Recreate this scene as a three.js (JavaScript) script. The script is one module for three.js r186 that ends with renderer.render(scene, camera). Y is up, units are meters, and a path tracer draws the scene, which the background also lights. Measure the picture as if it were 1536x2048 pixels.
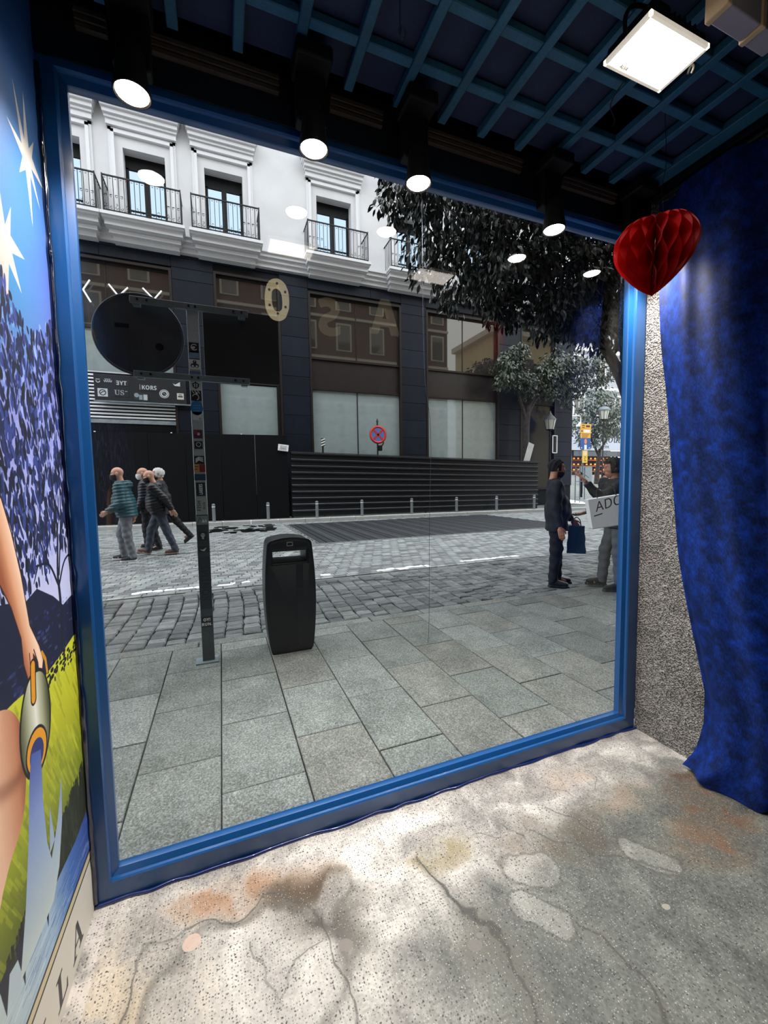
import * as THREE from 'three';
import { mergeGeometries, mergeVertices, toCreasedNormals } from 'three/addons/utils/BufferGeometryUtils.js';
import { RoundedBoxGeometry } from 'three/addons/geometries/RoundedBoxGeometry.js';
import { RectAreaLightUniformsLib } from 'three/addons/lights/RectAreaLightUniformsLib.js';
import { FontLoader } from 'three/addons/loaders/FontLoader.js';
import { TextGeometry } from 'three/addons/geometries/TextGeometry.js';

// ---------------------------------------------------------------- camera, sky, light, exposure
const scene = new THREE.Scene();
const camera = new THREE.PerspectiveCamera(102.83, 1536 / 2048, 0.05, 200);
camera.rotation.order = 'YXZ';
camera.position.set(0, 1.4, 0);
camera.rotation.set(-0.0718556, -0.377874, -0.0157046);
const renderer = new THREE.WebGLRenderer({ antialias: true });
renderer.toneMapping = THREE.LinearToneMapping;
renderer.toneMappingExposure = 1.0;
renderer.shadowMap.enabled = true;
RectAreaLightUniformsLib.init();
const SKY = 4.3, SPOT = 6.6, FLOOD = 2;
{ // overcast sky: brighter towards the zenith, the same all round
  const W = 64, H = 32, d = new Float32Array(W * H * 4);
  for (let r = 0; r < H; r++) for (let c = 0; c < W; c++) {
    const el = Math.sin(((r + 0.5) / H - 0.5) * Math.PI), k = (1 + 1.1 * Math.max(0, el)) / 2 * SKY, i = (r * W + c) * 4;
    d[i] = k * 0.97; d[i + 1] = k; d[i + 2] = k * 1.05; d[i + 3] = 1;
  }
  const t = new THREE.DataTexture(d, W, H, THREE.RGBAFormat, THREE.FloatType);
  t.mapping = THREE.EquirectangularReflectionMapping; t.magFilter = THREE.LinearFilter; t.minFilter = THREE.LinearFilter; t.needsUpdate = true;
  scene.background = t;
}

// ---------------------------------------------------------------- helpers
let seed = 7;
const rnd = () => { seed = (seed + 0x6d2b79f5) | 0; let t = Math.imul(seed ^ (seed >>> 15), 1 | seed); t = (t + Math.imul(t ^ (t >>> 7), 61 | t)) ^ t; return ((t ^ (t >>> 14)) >>> 0) / 4294967296; };
const rr = (a, b) => a + (b - a) * rnd();
const V = (x, y, z) => new THREE.Vector3(x, y, z);
const used = new Map();
function numbered(name) {
  const n = used.get(name) ?? 0; used.set(name, n + 1);
  return n ? name + '_' + String(n).padStart(3, '0') : name;
}
function tag(o, label, category, group, kind) {
  if (label) o.userData.label = label;
  if (category) o.userData.category = category;
  if (group) o.userData.group = group;
  if (kind) o.userData.kind = kind;
  return o;
}
function thing(name, label, category, pos = [0, 0, 0], turn = 0, group) {
  const o = new THREE.Group(); o.name = numbered(name); o.position.set(...pos); o.rotation.y = turn; scene.add(o);
  return tag(o, label, category, group);
}
function struct(name, label) { const o = new THREE.Group(); o.name = numbered(name); scene.add(o); o.userData.kind = 'structure'; if (label) o.userData.label = label; return o; }
function part(name, geo, mat, parent, pos) {
  const m = new THREE.Mesh(geo, mat); m.name = parent ? name : numbered(name);
  if (pos) m.position.set(...pos);
  (parent ?? scene).add(m); return m;
}
function group(name, parent, pos, turn = 0) { const o = new THREE.Group(); o.name = name; if (pos) o.position.set(...pos); o.rotation.y = turn; parent.add(o); return o; }

// texture coordinates in metres, from the side each face looks to
function uvm(g, k = 1, ou = 0, ov = 0) {
  const p = g.attributes.position, n = g.attributes.normal, uv = new Float32Array(p.count * 2);
  for (let i = 0; i < p.count; i++) {
    const x = p.getX(i), y = p.getY(i), z = p.getZ(i), ax = Math.abs(n.getX(i)), ay = Math.abs(n.getY(i)), az = Math.abs(n.getZ(i));
    const [u, v] = ay >= ax && ay >= az ? [x, -z] : ax >= az ? [z, y] : [x, y];
    uv[i * 2] = u * k + ou; uv[i * 2 + 1] = v * k + ov;
  }
  g.setAttribute('uv', new THREE.BufferAttribute(uv, 2)); return g;
}
const box = (w, h, d, x = 0, y = 0, z = 0) => uvm(new THREE.BoxGeometry(w, h, d).translate(x, y, z));
const span = (x0, x1, y0, y1, z0, z1) => box(x1 - x0, y1 - y0, z1 - z0, (x0 + x1) / 2, (y0 + y1) / 2, (z0 + z1) / 2);
const rbox = (w, h, d, r = 0.01, s = 2) => uvm(new RoundedBoxGeometry(w, h, d, s, r));
const cyl = (r0, r1, h, n = 16, x = 0, y = 0, z = 0) => new THREE.CylinderGeometry(r1, r0, h, n).translate(x, y, z);
const plain = (g) => { const q = g.index ? g.toNonIndexed() : g; for (const k of Object.keys(q.attributes)) if (!['position', 'normal', 'uv'].includes(k)) q.deleteAttribute(k); if (!q.attributes.uv) uvm(q); return q; };
const merge = (list) => mergeGeometries(list.map(plain), false);
// quads from corner lists, flat normals
function quads(list) {
  const pos = [];
  for (const [a, b, c, d] of list) { pos.push(...a, ...b, ...c); if (d) pos.push(...a, ...c, ...d); }
  const g = new THREE.BufferGeometry(); g.setAttribute('position', new THREE.Float32BufferAttribute(pos, 3)); g.computeVertexNormals(); return uvm(g);
}
// a block with a bevelled top edge: x by z, standing on y = 0; wob moves its corners
function block(w, h, d, c, wob = 0) {
  const j = () => (wob ? rr(-wob, wob) : 0), s = [[-1, 1], [1, 1], [1, -1], [-1, -1]];
  const o = s.map(([a, b]) => [a * w / 2 + j(), b * d / 2 + j()]), t = o.map(([x, z]) => [x - Math.sign(x) * c, z - Math.sign(z) * c]);
  const yt = s.map(() => h + (wob ? rr(-wob, wob) * 0.35 : 0)), L = [];
  for (let i = 0; i < 4; i++) {
    const k = (i + 1) % 4;
    L.push([[o[i][0], 0, o[i][1]], [o[k][0], 0, o[k][1]], [o[k][0], h - c, o[k][1]], [o[i][0], h - c, o[i][1]]]);
    L.push([[o[i][0], h - c, o[i][1]], [o[k][0], h - c, o[k][1]], [t[k][0], yt[k], t[k][1]], [t[i][0], yt[i], t[i][1]]]);
  }
  L.push(t.map((q, i) => [q[0], yt[i], q[1]]));
  return quads(L);
}
// swept tube with a radius at each point
function sweep(pts, radii, n = 8, flat = 1) {
  const c = new THREE.CatmullRomCurve3(pts), N = Math.max(2, pts.length * 4), f = c.computeFrenetFrames(N, false), pos = [], idx = [], uv = [];
  let len = 0, last = null;
  for (let i = 0; i <= N; i++) {
    const t = i / N, p = c.getPoint(t), k = t * (radii.length - 1), a = Math.floor(k), r = radii[a] + (radii[Math.min(a + 1, radii.length - 1)] - radii[a]) * (k - a);
    if (last) len += p.distanceTo(last); last = p;
    const tn = c.getTangent(t), nn = f.normals[i], bb = f.binormals[i];
    for (let j = 0; j <= n; j++) {
      const w = (j / n) * Math.PI * 2, x = Math.cos(w) * r, y = Math.sin(w) * r * flat;
      pos.push(p.x + nn.x * x + bb.x * y, p.y + nn.y * x + bb.y * y, p.z + nn.z * x + bb.z * y); uv.push((j / n) * 2 * Math.PI * r, len);
    }
  }
  for (let i = 0; i < N; i++) for (let j = 0; j < n; j++) { const a = i * (n + 1) + j, b = a + n + 1; idx.push(a, b, a + 1, b, b + 1, a + 1); }
  const g = new THREE.BufferGeometry(); g.setAttribute('position', new THREE.Float32BufferAttribute(pos, 3)); g.setAttribute('uv', new THREE.Float32BufferAttribute(uv, 2)); g.setIndex(idx); g.computeVertexNormals(); return g;
}
const rod = (a, b, r, n = 8) => { const A = V(...a), B = V(...b), d = B.clone().sub(A), g = new THREE.CylinderGeometry(r, r, d.length(), n); g.applyQuaternion(new THREE.Quaternion().setFromUnitVectors(V(0, 1, 0), d.clone().normalize())); const m = A.add(B).multiplyScalar(0.5); return g.translate(m.x, m.y, m.z); };

// ---------------------------------------------------------------- noise and textures
const hash = (x, y, s) => { let h = Math.imul(x, 374761393) + Math.imul(y, 668265263) + Math.imul(s, 974634757); h = Math.imul(h ^ (h >>> 13), 1274126177); return ((h ^ (h >>> 16)) >>> 0) / 4294967296; };
function vnoise(x, y, per, s) {                       // repeats after per cells
  const x0 = Math.floor(x), y0 = Math.floor(y), fx = x - x0, fy = y - y0, m = (a) => ((a % per) + per) % per, u = fx * fx * (3 - 2 * fx), v = fy * fy * (3 - 2 * fy);
  const a = hash(m(x0), m(y0), s), b = hash(m(x0 + 1), m(y0), s), c = hash(m(x0), m(y0 + 1), s), d = hash(m(x0 + 1), m(y0 + 1), s);
  return a + (b - a) * u + (c - a) * v + (a - b - c + d) * u * v;
}
const fbm = (u, v, per, oct, s) => { let t = 0, a = 0.5, n = 0; for (let i = 0; i < oct; i++) { t += a * vnoise(u * per, v * per, per, s + i); n += a; a *= 0.5; per *= 2; } return t / n; };
function dtex(n, fn, srgb = true, m = n) {
  const d = new Uint8Array(n * m * 4);
  for (let y = 0; y < m; y++) for (let x = 0; x < n; x++) { const c = fn(x / n, y / m), i = (y * n + x) * 4, q = typeof c === 'number' ? [c, c, c] : c; for (let k = 0; k < 3; k++) d[i + k] = Math.max(0, Math.min(255, q[k])); d[i + 3] = 255; }
  const t = new THREE.DataTexture(d, n, m); t.wrapS = t.wrapT = THREE.RepeatWrapping; t.magFilter = THREE.LinearFilter; t.minFilter = THREE.LinearMipmapLinearFilter; t.generateMipmaps = true; if (srgb) t.colorSpace = THREE.SRGBColorSpace; t.needsUpdate = true; return t;
}
function ctex(w, h, draw) {
  const c = document.createElement('canvas'); c.width = w; c.height = h; draw(c.getContext('2d'), w, h);
  const t = new THREE.CanvasTexture(c); t.colorSpace = THREE.SRGBColorSpace; t.magFilter = THREE.LinearFilter; return t;
}
const tile = (t, k, l = k) => { const q = t.clone(); q.repeat.set(k, l); q.needsUpdate = true; return q; };
const std = (o) => new THREE.MeshStandardMaterial(o), phy = (o) => new THREE.MeshPhysicalMaterial(o);
const col = (h) => new THREE.Color(h);

// prints: one shared sheet, each print a region of it
const SHEET = 1024, sheet = document.createElement('canvas'); sheet.width = sheet.height = SHEET;
const sc = sheet.getContext('2d'); sc.fillStyle = '#888'; sc.fillRect(0, 0, SHEET, SHEET);
let sx = 0, sy = 0, sh = 0;
const sheetTex = new THREE.CanvasTexture(sheet); sheetTex.colorSpace = THREE.SRGBColorSpace; sheetTex.magFilter = THREE.LinearFilter;
const printMat = std({ map: sheetTex, roughness: 0.55 });
function print(w, h, pw, ph, draw, t = 0.002) {       // a thin plate w by h whose front carries what draw paints on pw by ph pixels
  if (sx + pw > SHEET) { sx = 0; sy += sh + 2; sh = 0; }
  sc.save(); sc.beginPath(); sc.rect(sx, sy, pw, ph); sc.clip(); sc.translate(sx, sy); draw(sc, pw, ph); sc.restore();
  const g = new THREE.BoxGeometry(w, h, t), uv = g.attributes.uv, u0 = (sx + 1) / SHEET, u1 = (sx + pw - 1) / SHEET, v0 = 1 - (sy + ph - 1) / SHEET, v1 = 1 - (sy + 1) / SHEET;
  for (let i = 0; i < uv.count; i++) { const f = i >= 16 && i < 20; uv.setXY(i, f ? u0 + uv.getX(i) * (u1 - u0) : u0 + 0.002, f ? v0 + uv.getY(i) * (v1 - v0) : v1 - 0.002); }
  sx += pw + 2; sh = Math.max(sh, ph);
  return g;
}

// ---------------------------------------------------------------- materials
const T = {};
T.granite = dtex(512, (u, v) => { const a = vnoise(u * 256, v * 256, 256, 1), b = vnoise(u * 128, v * 128, 128, 2), c = fbm(u, v, 6, 4, 3); const g = 116 + (a - 0.5) * 62 + (b - 0.5) * 40 + (c - 0.5) * 40; return [g - 2, g + 2, g - 1]; });
T.grit = dtex(512, (u, v) => 255 * (0.5 * vnoise(u * 200, v * 200, 200, 11) + 0.3 * vnoise(u * 80, v * 80, 80, 12) + 0.2 * fbm(u, v, 8, 3, 13)), false);
T.sett = dtex(256, (u, v) => { const a = vnoise(u * 128, v * 128, 128, 21), c = fbm(u, v, 6, 4, 23), g = 205 + (a - 0.5) * 50 + (c - 0.5) * 90; return [g, g + 1, g]; });
T.plaster = dtex(512, (u, v) => { const c = fbm(u, v, 4, 5, 31), g = 238 + (c - 0.5) * 30; return [g, g, g - 1]; });
T.dark = dtex(512, (u, v) => { const c = fbm(u, v, 5, 5, 41), a = vnoise(u * 200, v * 200, 200, 42), g = 205 + (c - 0.5) * 70 + (a - 0.5) * 25; return [g, g, g]; });
T.wear = dtex(512, (u, v) => 255 * fbm(u, v, 8, 5, 51), false);
T.bark = dtex(256, (u, v) => { const g = 190 + (fbm(u, v * 0.5, 16, 4, 61) - 0.5) * 150; return [g, g * 0.97, g * 0.93]; });
T.cloth = dtex(256, (u, v) => 128 + 60 * Math.sin(u * 128 * Math.PI) * Math.sin(v * 128 * Math.PI) + 60 * (fbm(u, v, 16, 3, 71) - 0.5), false);
const M = {
  slab: ['#f3f4f2', '#e8e9e6', '#fdfdfb', '#dddfdc', '#f2ece6'].map((c) => std({ map: T.granite, color: c, roughness: 0.85, bumpMap: T.grit, bumpScale: 0.0015 })),
  sett: ['#858887', '#767979', '#919493', '#808384', '#696c6d'].map((c) => std({ map: T.sett, color: c, roughness: 0.78, bumpMap: T.grit, bumpScale: 0.004 })),
  road: std({ map: T.sett, color: '#8b8f8f', roughness: 0.8, bumpMap: T.grit, bumpScale: 0.004 }),
  joint: std({ map: T.dark, color: '#3c3e40', roughness: 1 }),
  kerb: std({ map: T.plaster, color: '#b4b4b1', roughness: 0.85 }),
  paint: std({ map: T.wear, color: '#ffffff', roughness: 0.7 }),
  plaster: std({ map: T.plaster, color: '#dcdcde', roughness: 0.9 }),
  mould: std({ color: '#d9d9db', roughness: 0.8 }),
  clad: ['#1a2130', '#161d2a', '#1d2535', '#181f2d'].map((c) => phy({ map: T.dark, color: c, roughness: 0.45, specularIntensity: 0.45 })),
  black: phy({ color: '#060607', roughness: 0.6, specularIntensity: 0.5 }),
  iron: std({ color: '#15171a', roughness: 0.55, metalness: 0.3 }),
  bronze: std({ color: '#241c18', roughness: 0.45, metalness: 0.4 }),
  hoard: phy({ map: T.dark, color: '#08090c', roughness: 0.8, specularIntensity: 0.35 }),
  steel: std({ map: T.dark, color: '#a3adb2', roughness: 0.5, metalness: 0.15 }),
  galv: std({ map: T.dark, color: '#86949b', roughness: 0.5, metalness: 0.15 }),
  mirrorDark: phy({ color: '#5d5a55', metalness: 0.75, roughness: 0.02 }),
  mirrorSky: phy({ color: '#8796a3', metalness: 0.85, roughness: 0.03 }),
  frost: phy({ map: T.plaster, color: '#8d9a9a', roughness: 0.5, clearcoat: 1, clearcoatRoughness: 0.03 }),
  blue: phy({ color: '#104880', roughness: 0.32, clearcoat: 0.6, clearcoatRoughness: 0.12 }),
  navy: std({ color: '#070e1e', roughness: 0.45 }),
  ceilPanel: std({ map: T.dark, color: '#202f58', roughness: 0.75 }),
  batten: std({ map: T.dark, color: '#296b92', roughness: 0.6 }),
  leaf: ['#252c26', '#1c231f', '#323a33'].map((c) => std({ color: c, roughness: 0.34, side: THREE.DoubleSide })),
  bark: std({ map: T.bark, color: '#4a4543', roughness: 0.95, bumpMap: T.bark, bumpScale: 0.01 }),
  smoke: phy({ color: '#2a2c30', roughness: 0.15 }),
  far: std({ map: T.plaster, color: '#a3a6ab', roughness: 0.9 }),
  white: std({ color: '#e9e9ea', roughness: 0.6 }),
};
// ================================================================ THE ROOM
const XL = -0.452, XR = 2.11, ZW = -1.54, YC = 2.8;
{ // floor: worn terrazzo, the stains where they lie
  const W = 2048, H = 1062, x0 = -0.5, z0 = -1.6, S = W / 2.7;
  const ss = (a, b, x) => { const t = Math.min(1, Math.max(0, (x - a) / (b - a))); return t * t * (3 - 2 * t); };
  const segD = (x, z, L) => { let m = 9; for (let i = 0; i + 1 < L.length; i++) { const ax = L[i][0], az = L[i][1], dx = L[i + 1][0] - ax, dz = L[i + 1][1] - az, t = Math.max(0, Math.min(1, ((x - ax) * dx + (z - az) * dz) / (dx * dx + dz * dz))); m = Math.min(m, Math.hypot(x - ax - dx * t, z - az - dz * t)); } return m; };
  // stains: x, z, radii, colour, strength; scars: x, z, radii, turn; cracks: line, width, strength
  const stains = [[1.9, -1.18, .1, .07, [70, 42, 26], 1], [1.86, -1.02, .16, .11, [92, 62, 40], .9], [1.72, -0.93, .2, .1, [104, 76, 54], .75], [1.6, -1.2, .22, .09, [128, 108, 88], .5], [0.0, -1.41, .24, .07, [140, 102, 72], .8], [.2, -1.34, .14, .07, [84, 66, 46], 1], [.26, -1.24, .13, .09, [62, 56, 48], .95], [.32, -1.14, .08, .12, [70, 66, 58], .7], [.7, -1.28, .12, .06, [118, 104, 68], .8], [.8, -1.04, .06, .1, [58, 62, 58], .9], [1.2, -1.1, .13, .09, [74, 64, 52], .8], [1.06, -1.2, .16, .09, [104, 94, 82], .6], [1.36, -1.17, .15, .07, [82, 76, 66], .75], [1.36, -1.07, .2, .05, [70, 66, 58], .75], [.62, -.94, .09, .07, [96, 92, 84], .6], [.72, -.9, .08, .18, [84, 82, 74], .6], [-.3, -1.1, .22, .3, [186, 164, 132], .6], [1.5, -1.4, .3, .06, [150, 128, 108], .5], [1.0, -.86, .3, .1, [98, 100, 94], .5]];
  const scars = [[1.42, -.97, .1, .052, .9], [.91, -.95, .11, .06, .8], [.97, -1.1, .11, .065, .3], [.03, -1.12, .26, .2, .2]];
  const cracks = [[[[.64, -1.29], [.68, -1.16], [.68, -1.1], [.71, -1.03], [.74, -.97], [.74, -.9], [.71, -.84], [.68, -.76], [.66, -.6]], .009, .85], [[[1.02, -.86], [1.05, -.76], [1.04, -.69], [1, -.62], [.96, -.5]], .008, .7], [[[-.3, -1.16], [-.27, -1.34], [-.08, -1.335], [.1, -1.36], [.16, -1.33], [.24, -1.24], [.25, -1.1], [.28, -.98], [.27, -.8]], .006, .6], [[[.06, -1.22], [.07, -1.12], [.1, -1.06], [.15, -1.12], [.22, -1.14]], .005, .5], [[[.86, -1.3], [.98, -1.24], [1.02, -1.28], [1.06, -1.16]], .004, .5], [[[1.3, -1.4], [1.38, -1.36], [1.42, -1.28], [1.52, -1.3], [1.6, -1.38]], .003, .5], [[[1.24, -1.3], [1.32, -1.18], [1.3, -1.12], [1.4, -1.16]], .005, .5], [[[1.08, -1.2], [1.24, -1.06], [1.35, -.98], [1.44, -.9]], .008, .5]];
  for (const k of cracks) k[3] = [Math.min(...k[0].map((p) => p[0])) - 0.07, Math.max(...k[0].map((p) => p[0])) + 0.07, Math.min(...k[0].map((p) => p[1])) - 0.07, Math.max(...k[0].map((p) => p[1])) + 0.07];
  const N = (x, z, f, o, s) => fbm(x / 4 + 0.5, z / 4 + 0.5, f * 4, o, s);      // f cells a metre
  const Q = 3, CW = Math.ceil(W / Q) + 2, CH = Math.ceil(H / Q) + 2, F = [0, 1, 2, 3].map(() => new Float32Array(CW * CH));   // the slow noises on a coarser grid
  for (let j = 0; j < CH; j++) for (let i = 0; i < CW; i++) { const x = x0 + i * Q / S, z = z0 + j * Q / S, o = j * CW + i, wa = N(x, z, 9, 3, 201) - 0.5, wb = N(x, z, 9, 3, 231) - 0.5, X = x + wa * 0.11, Z = z + wb * 0.11; F[0][o] = wa; F[1][o] = wb; F[2][o] = N(X, Z, 2, 4, 241); F[3][o] = N(X, Z, 11, 3, 251); }
  const at = (f, i, j) => { const u = i / Q, v = j / Q, a = Math.floor(u), b = Math.floor(v), s = u - a, t = v - b, o = b * CW + a; return (f[o] * (1 - s) + f[o + 1] * s) * (1 - t) + (f[o + CW] * (1 - s) + f[o + CW + 1] * s) * t; };
  const CHIPS = [[0.0085, 0.62, 0.0009, 0.0026, 40, 96, 301], [0.012, 0.22, 0.0018, 0.0034, 20, 48, 311], [0.0065, 0.26, 0.0008, 0.0019, 165, 222, 321]], PATCH = [[-.14, -1.3, .027, [186, 162, 146]], [.3, -1.11, .021, [118, 110, 103]], [.66, -.96, .021, [108, 104, 99]], [.69, -.98, .01, [112, 107, 102]], [1.3, -.82, .012, [150, 146, 130]]];
  const data = new Uint8Array(W * H * 4);
  for (let j = 0; j < H; j++) for (let i = 0; i < W; i++) {
    const x = x0 + (i + 0.5) / S, z = z0 + (j + 0.5) / S, wa = at(F[0], i, j), wb = at(F[1], i, j), X = x + wa * 0.11, Z = z + wb * 0.11;
    const big = at(F[2], i, j), mid = at(F[3], i, j), fine = vnoise(x * 160 + 900, z * 160 + 900, 4096, 261);
    let k = 0.78 + (big - 0.5) * 0.42 + (mid - 0.5) * 0.5 + (fine - 0.5) * 0.16, c = [206 * k, 200 * k, 192 * k];
    const mix = (t, a) => { for (let q = 0; q < 3; q++) c[q] += (t[q] - c[q]) * a; };
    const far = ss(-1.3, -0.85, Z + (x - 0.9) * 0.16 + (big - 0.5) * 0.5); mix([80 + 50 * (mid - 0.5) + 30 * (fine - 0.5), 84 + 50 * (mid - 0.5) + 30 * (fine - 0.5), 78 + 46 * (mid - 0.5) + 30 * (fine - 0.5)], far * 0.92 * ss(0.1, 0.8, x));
    for (let q9 = 0; q9 < stains.length; q9++) { const st = stains[q9], sx2 = st[0], sz2 = st[1], rx = st[2], rz = st[3], t = st[4], a = st[5]; if (Math.abs(X - sx2) > rx * 1.6 || Math.abs(Z - sz2) > rz * 1.6) continue; const d = Math.hypot((X - sx2) / rx, (Z - sz2) / rz); if (d < 1.7) mix(t, a * 0.8 * ss(1.5, 0.1, d) * (0.35 + 1.1 * ss(0.35, 0.65, mid))); }
    for (let q9 = 0; q9 < scars.length; q9++) { const st = scars[q9], sx2 = st[0], sz2 = st[1], rx = st[2], rz = st[3], an = st[4]; if (Math.abs(X - sx2) > 0.36 || Math.abs(Z - sz2) > 0.36) continue; const ca = Math.cos(an), sa = Math.sin(an), dx = X - sx2, dz = Z - sz2, d = Math.hypot((dx * ca + dz * sa) / rx, (-dx * sa + dz * ca) / rz); if (d < 1.3) { mix([196 + 40 * (mid - 0.5), 191 + 40 * (mid - 0.5), 184 + 40 * (mid - 0.5)], 0.24 * ss(1.02, 0.86, d)); mix([70, 68, 62], 0.45 * ss(0.14, 0.0, Math.abs(d - 1.04)) * ss(0.35, 0.6, big + mid * 0.3)); } }
    for (let q9 = 0; q9 < cracks.length; q9++) { const L = cracks[q9][0], w = cracks[q9][1], a = cracks[q9][2], b = cracks[q9][3]; if (X < b[0] || X > b[1] || Z < b[2] || Z > b[3]) continue; const d = segD(X + wb * 0.03, Z + wa * 0.03, L); if (d < 0.05) { mix([46, 45, 41], a * ss(w, w * 0.2, d) * (0.45 + 0.55 * ss(0.3, 0.6, mid))); mix([84, 82, 74], a * 0.45 * ss(0.045, 0.005, d) * ss(0.4, 0.7, mid)); } }
    const tide = Math.abs(big - 0.47) + Math.abs(mid - 0.5) * 0.08; if (tide < 0.01) mix([98, 88, 76], 0.3 * (1 - tide / 0.01));
    if (x < -0.4 || (z < -1.2 && x > 1.98)) mix([206, 198, 194], 0.55 * ss(0.3, 0.6, mid));
    // stone chips, one to a cell
    for (let q9 = 0; q9 < 3; q9++) { const cf = CHIPS[q9], cell = cf[0], share = cf[1], r0 = cf[2], r1 = cf[3], lo = cf[4], hi2 = cf[5], sd = cf[6];
      const cx = Math.floor((x + 9) / cell), cz = Math.floor((z + 9) / cell); if (hash(cx, cz, sd) > share) continue;
      const px = (cx + 0.3 + 0.4 * hash(cx, cz, sd + 1)) * cell - 9, pz = (cz + 0.3 + 0.4 * hash(cx, cz, sd + 2)) * cell - 9, an = hash(cx, cz, sd + 3) * 3.14, r = r0 + (r1 - r0) * hash(cx, cz, sd + 4), dx = x - px, dz = z - pz, e = Math.hypot((dx * Math.cos(an) + dz * Math.sin(an)) / r, (-dx * Math.sin(an) + dz * Math.cos(an)) / (r * 0.6));
      if (e < 1.25) { const t = lo + (hi2 - lo) * hash(cx, cz, sd + 5); mix([t, t * 0.98, t * 0.95], 0.8 * ss(1.25, 0.8, e)); }
    }
    for (let q9 = 0; q9 < PATCH.length; q9++) { const px = PATCH[q9][0], pz = PATCH[q9][1], r = PATCH[q9][2], t = PATCH[q9][3]; if (Math.abs(x - px) > 0.05) continue; const d = Math.hypot(x - px + wa * 0.03, (z - pz) * 1.1 + wb * 0.03); if (d < r) mix(t, 0.9); }
    const o = ((H - 1 - j) * W + i) * 4; for (let q = 0; q < 3; q++) data[o + q] = Math.max(10, Math.min(245, c[q])); data[o + 3] = 255;
  }
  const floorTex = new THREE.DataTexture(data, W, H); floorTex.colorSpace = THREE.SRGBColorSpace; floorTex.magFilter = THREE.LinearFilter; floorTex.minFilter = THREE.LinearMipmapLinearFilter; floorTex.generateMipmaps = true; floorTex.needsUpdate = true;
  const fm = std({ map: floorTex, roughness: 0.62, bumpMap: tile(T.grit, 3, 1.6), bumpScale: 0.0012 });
  const g = new THREE.BoxGeometry(2.7, 0.12, 1.4).translate(-0.5 + 1.35, -0.06, -0.9), uv = g.attributes.uv, p = g.attributes.position;
  for (let i = 0; i < uv.count; i++) uv.setXY(i, (p.getX(i) + 0.5) / 2.7, 1 - (p.getZ(i) + 1.6) / 1.4);
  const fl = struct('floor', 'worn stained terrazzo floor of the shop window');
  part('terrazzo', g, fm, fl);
  part('terrazzo', span(-0.5, 2.2, -0.12, 0, -0.2, 2.3), std({ map: T.granite, color: '#e8dccb', roughness: 0.65 }), fl);
}

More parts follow.
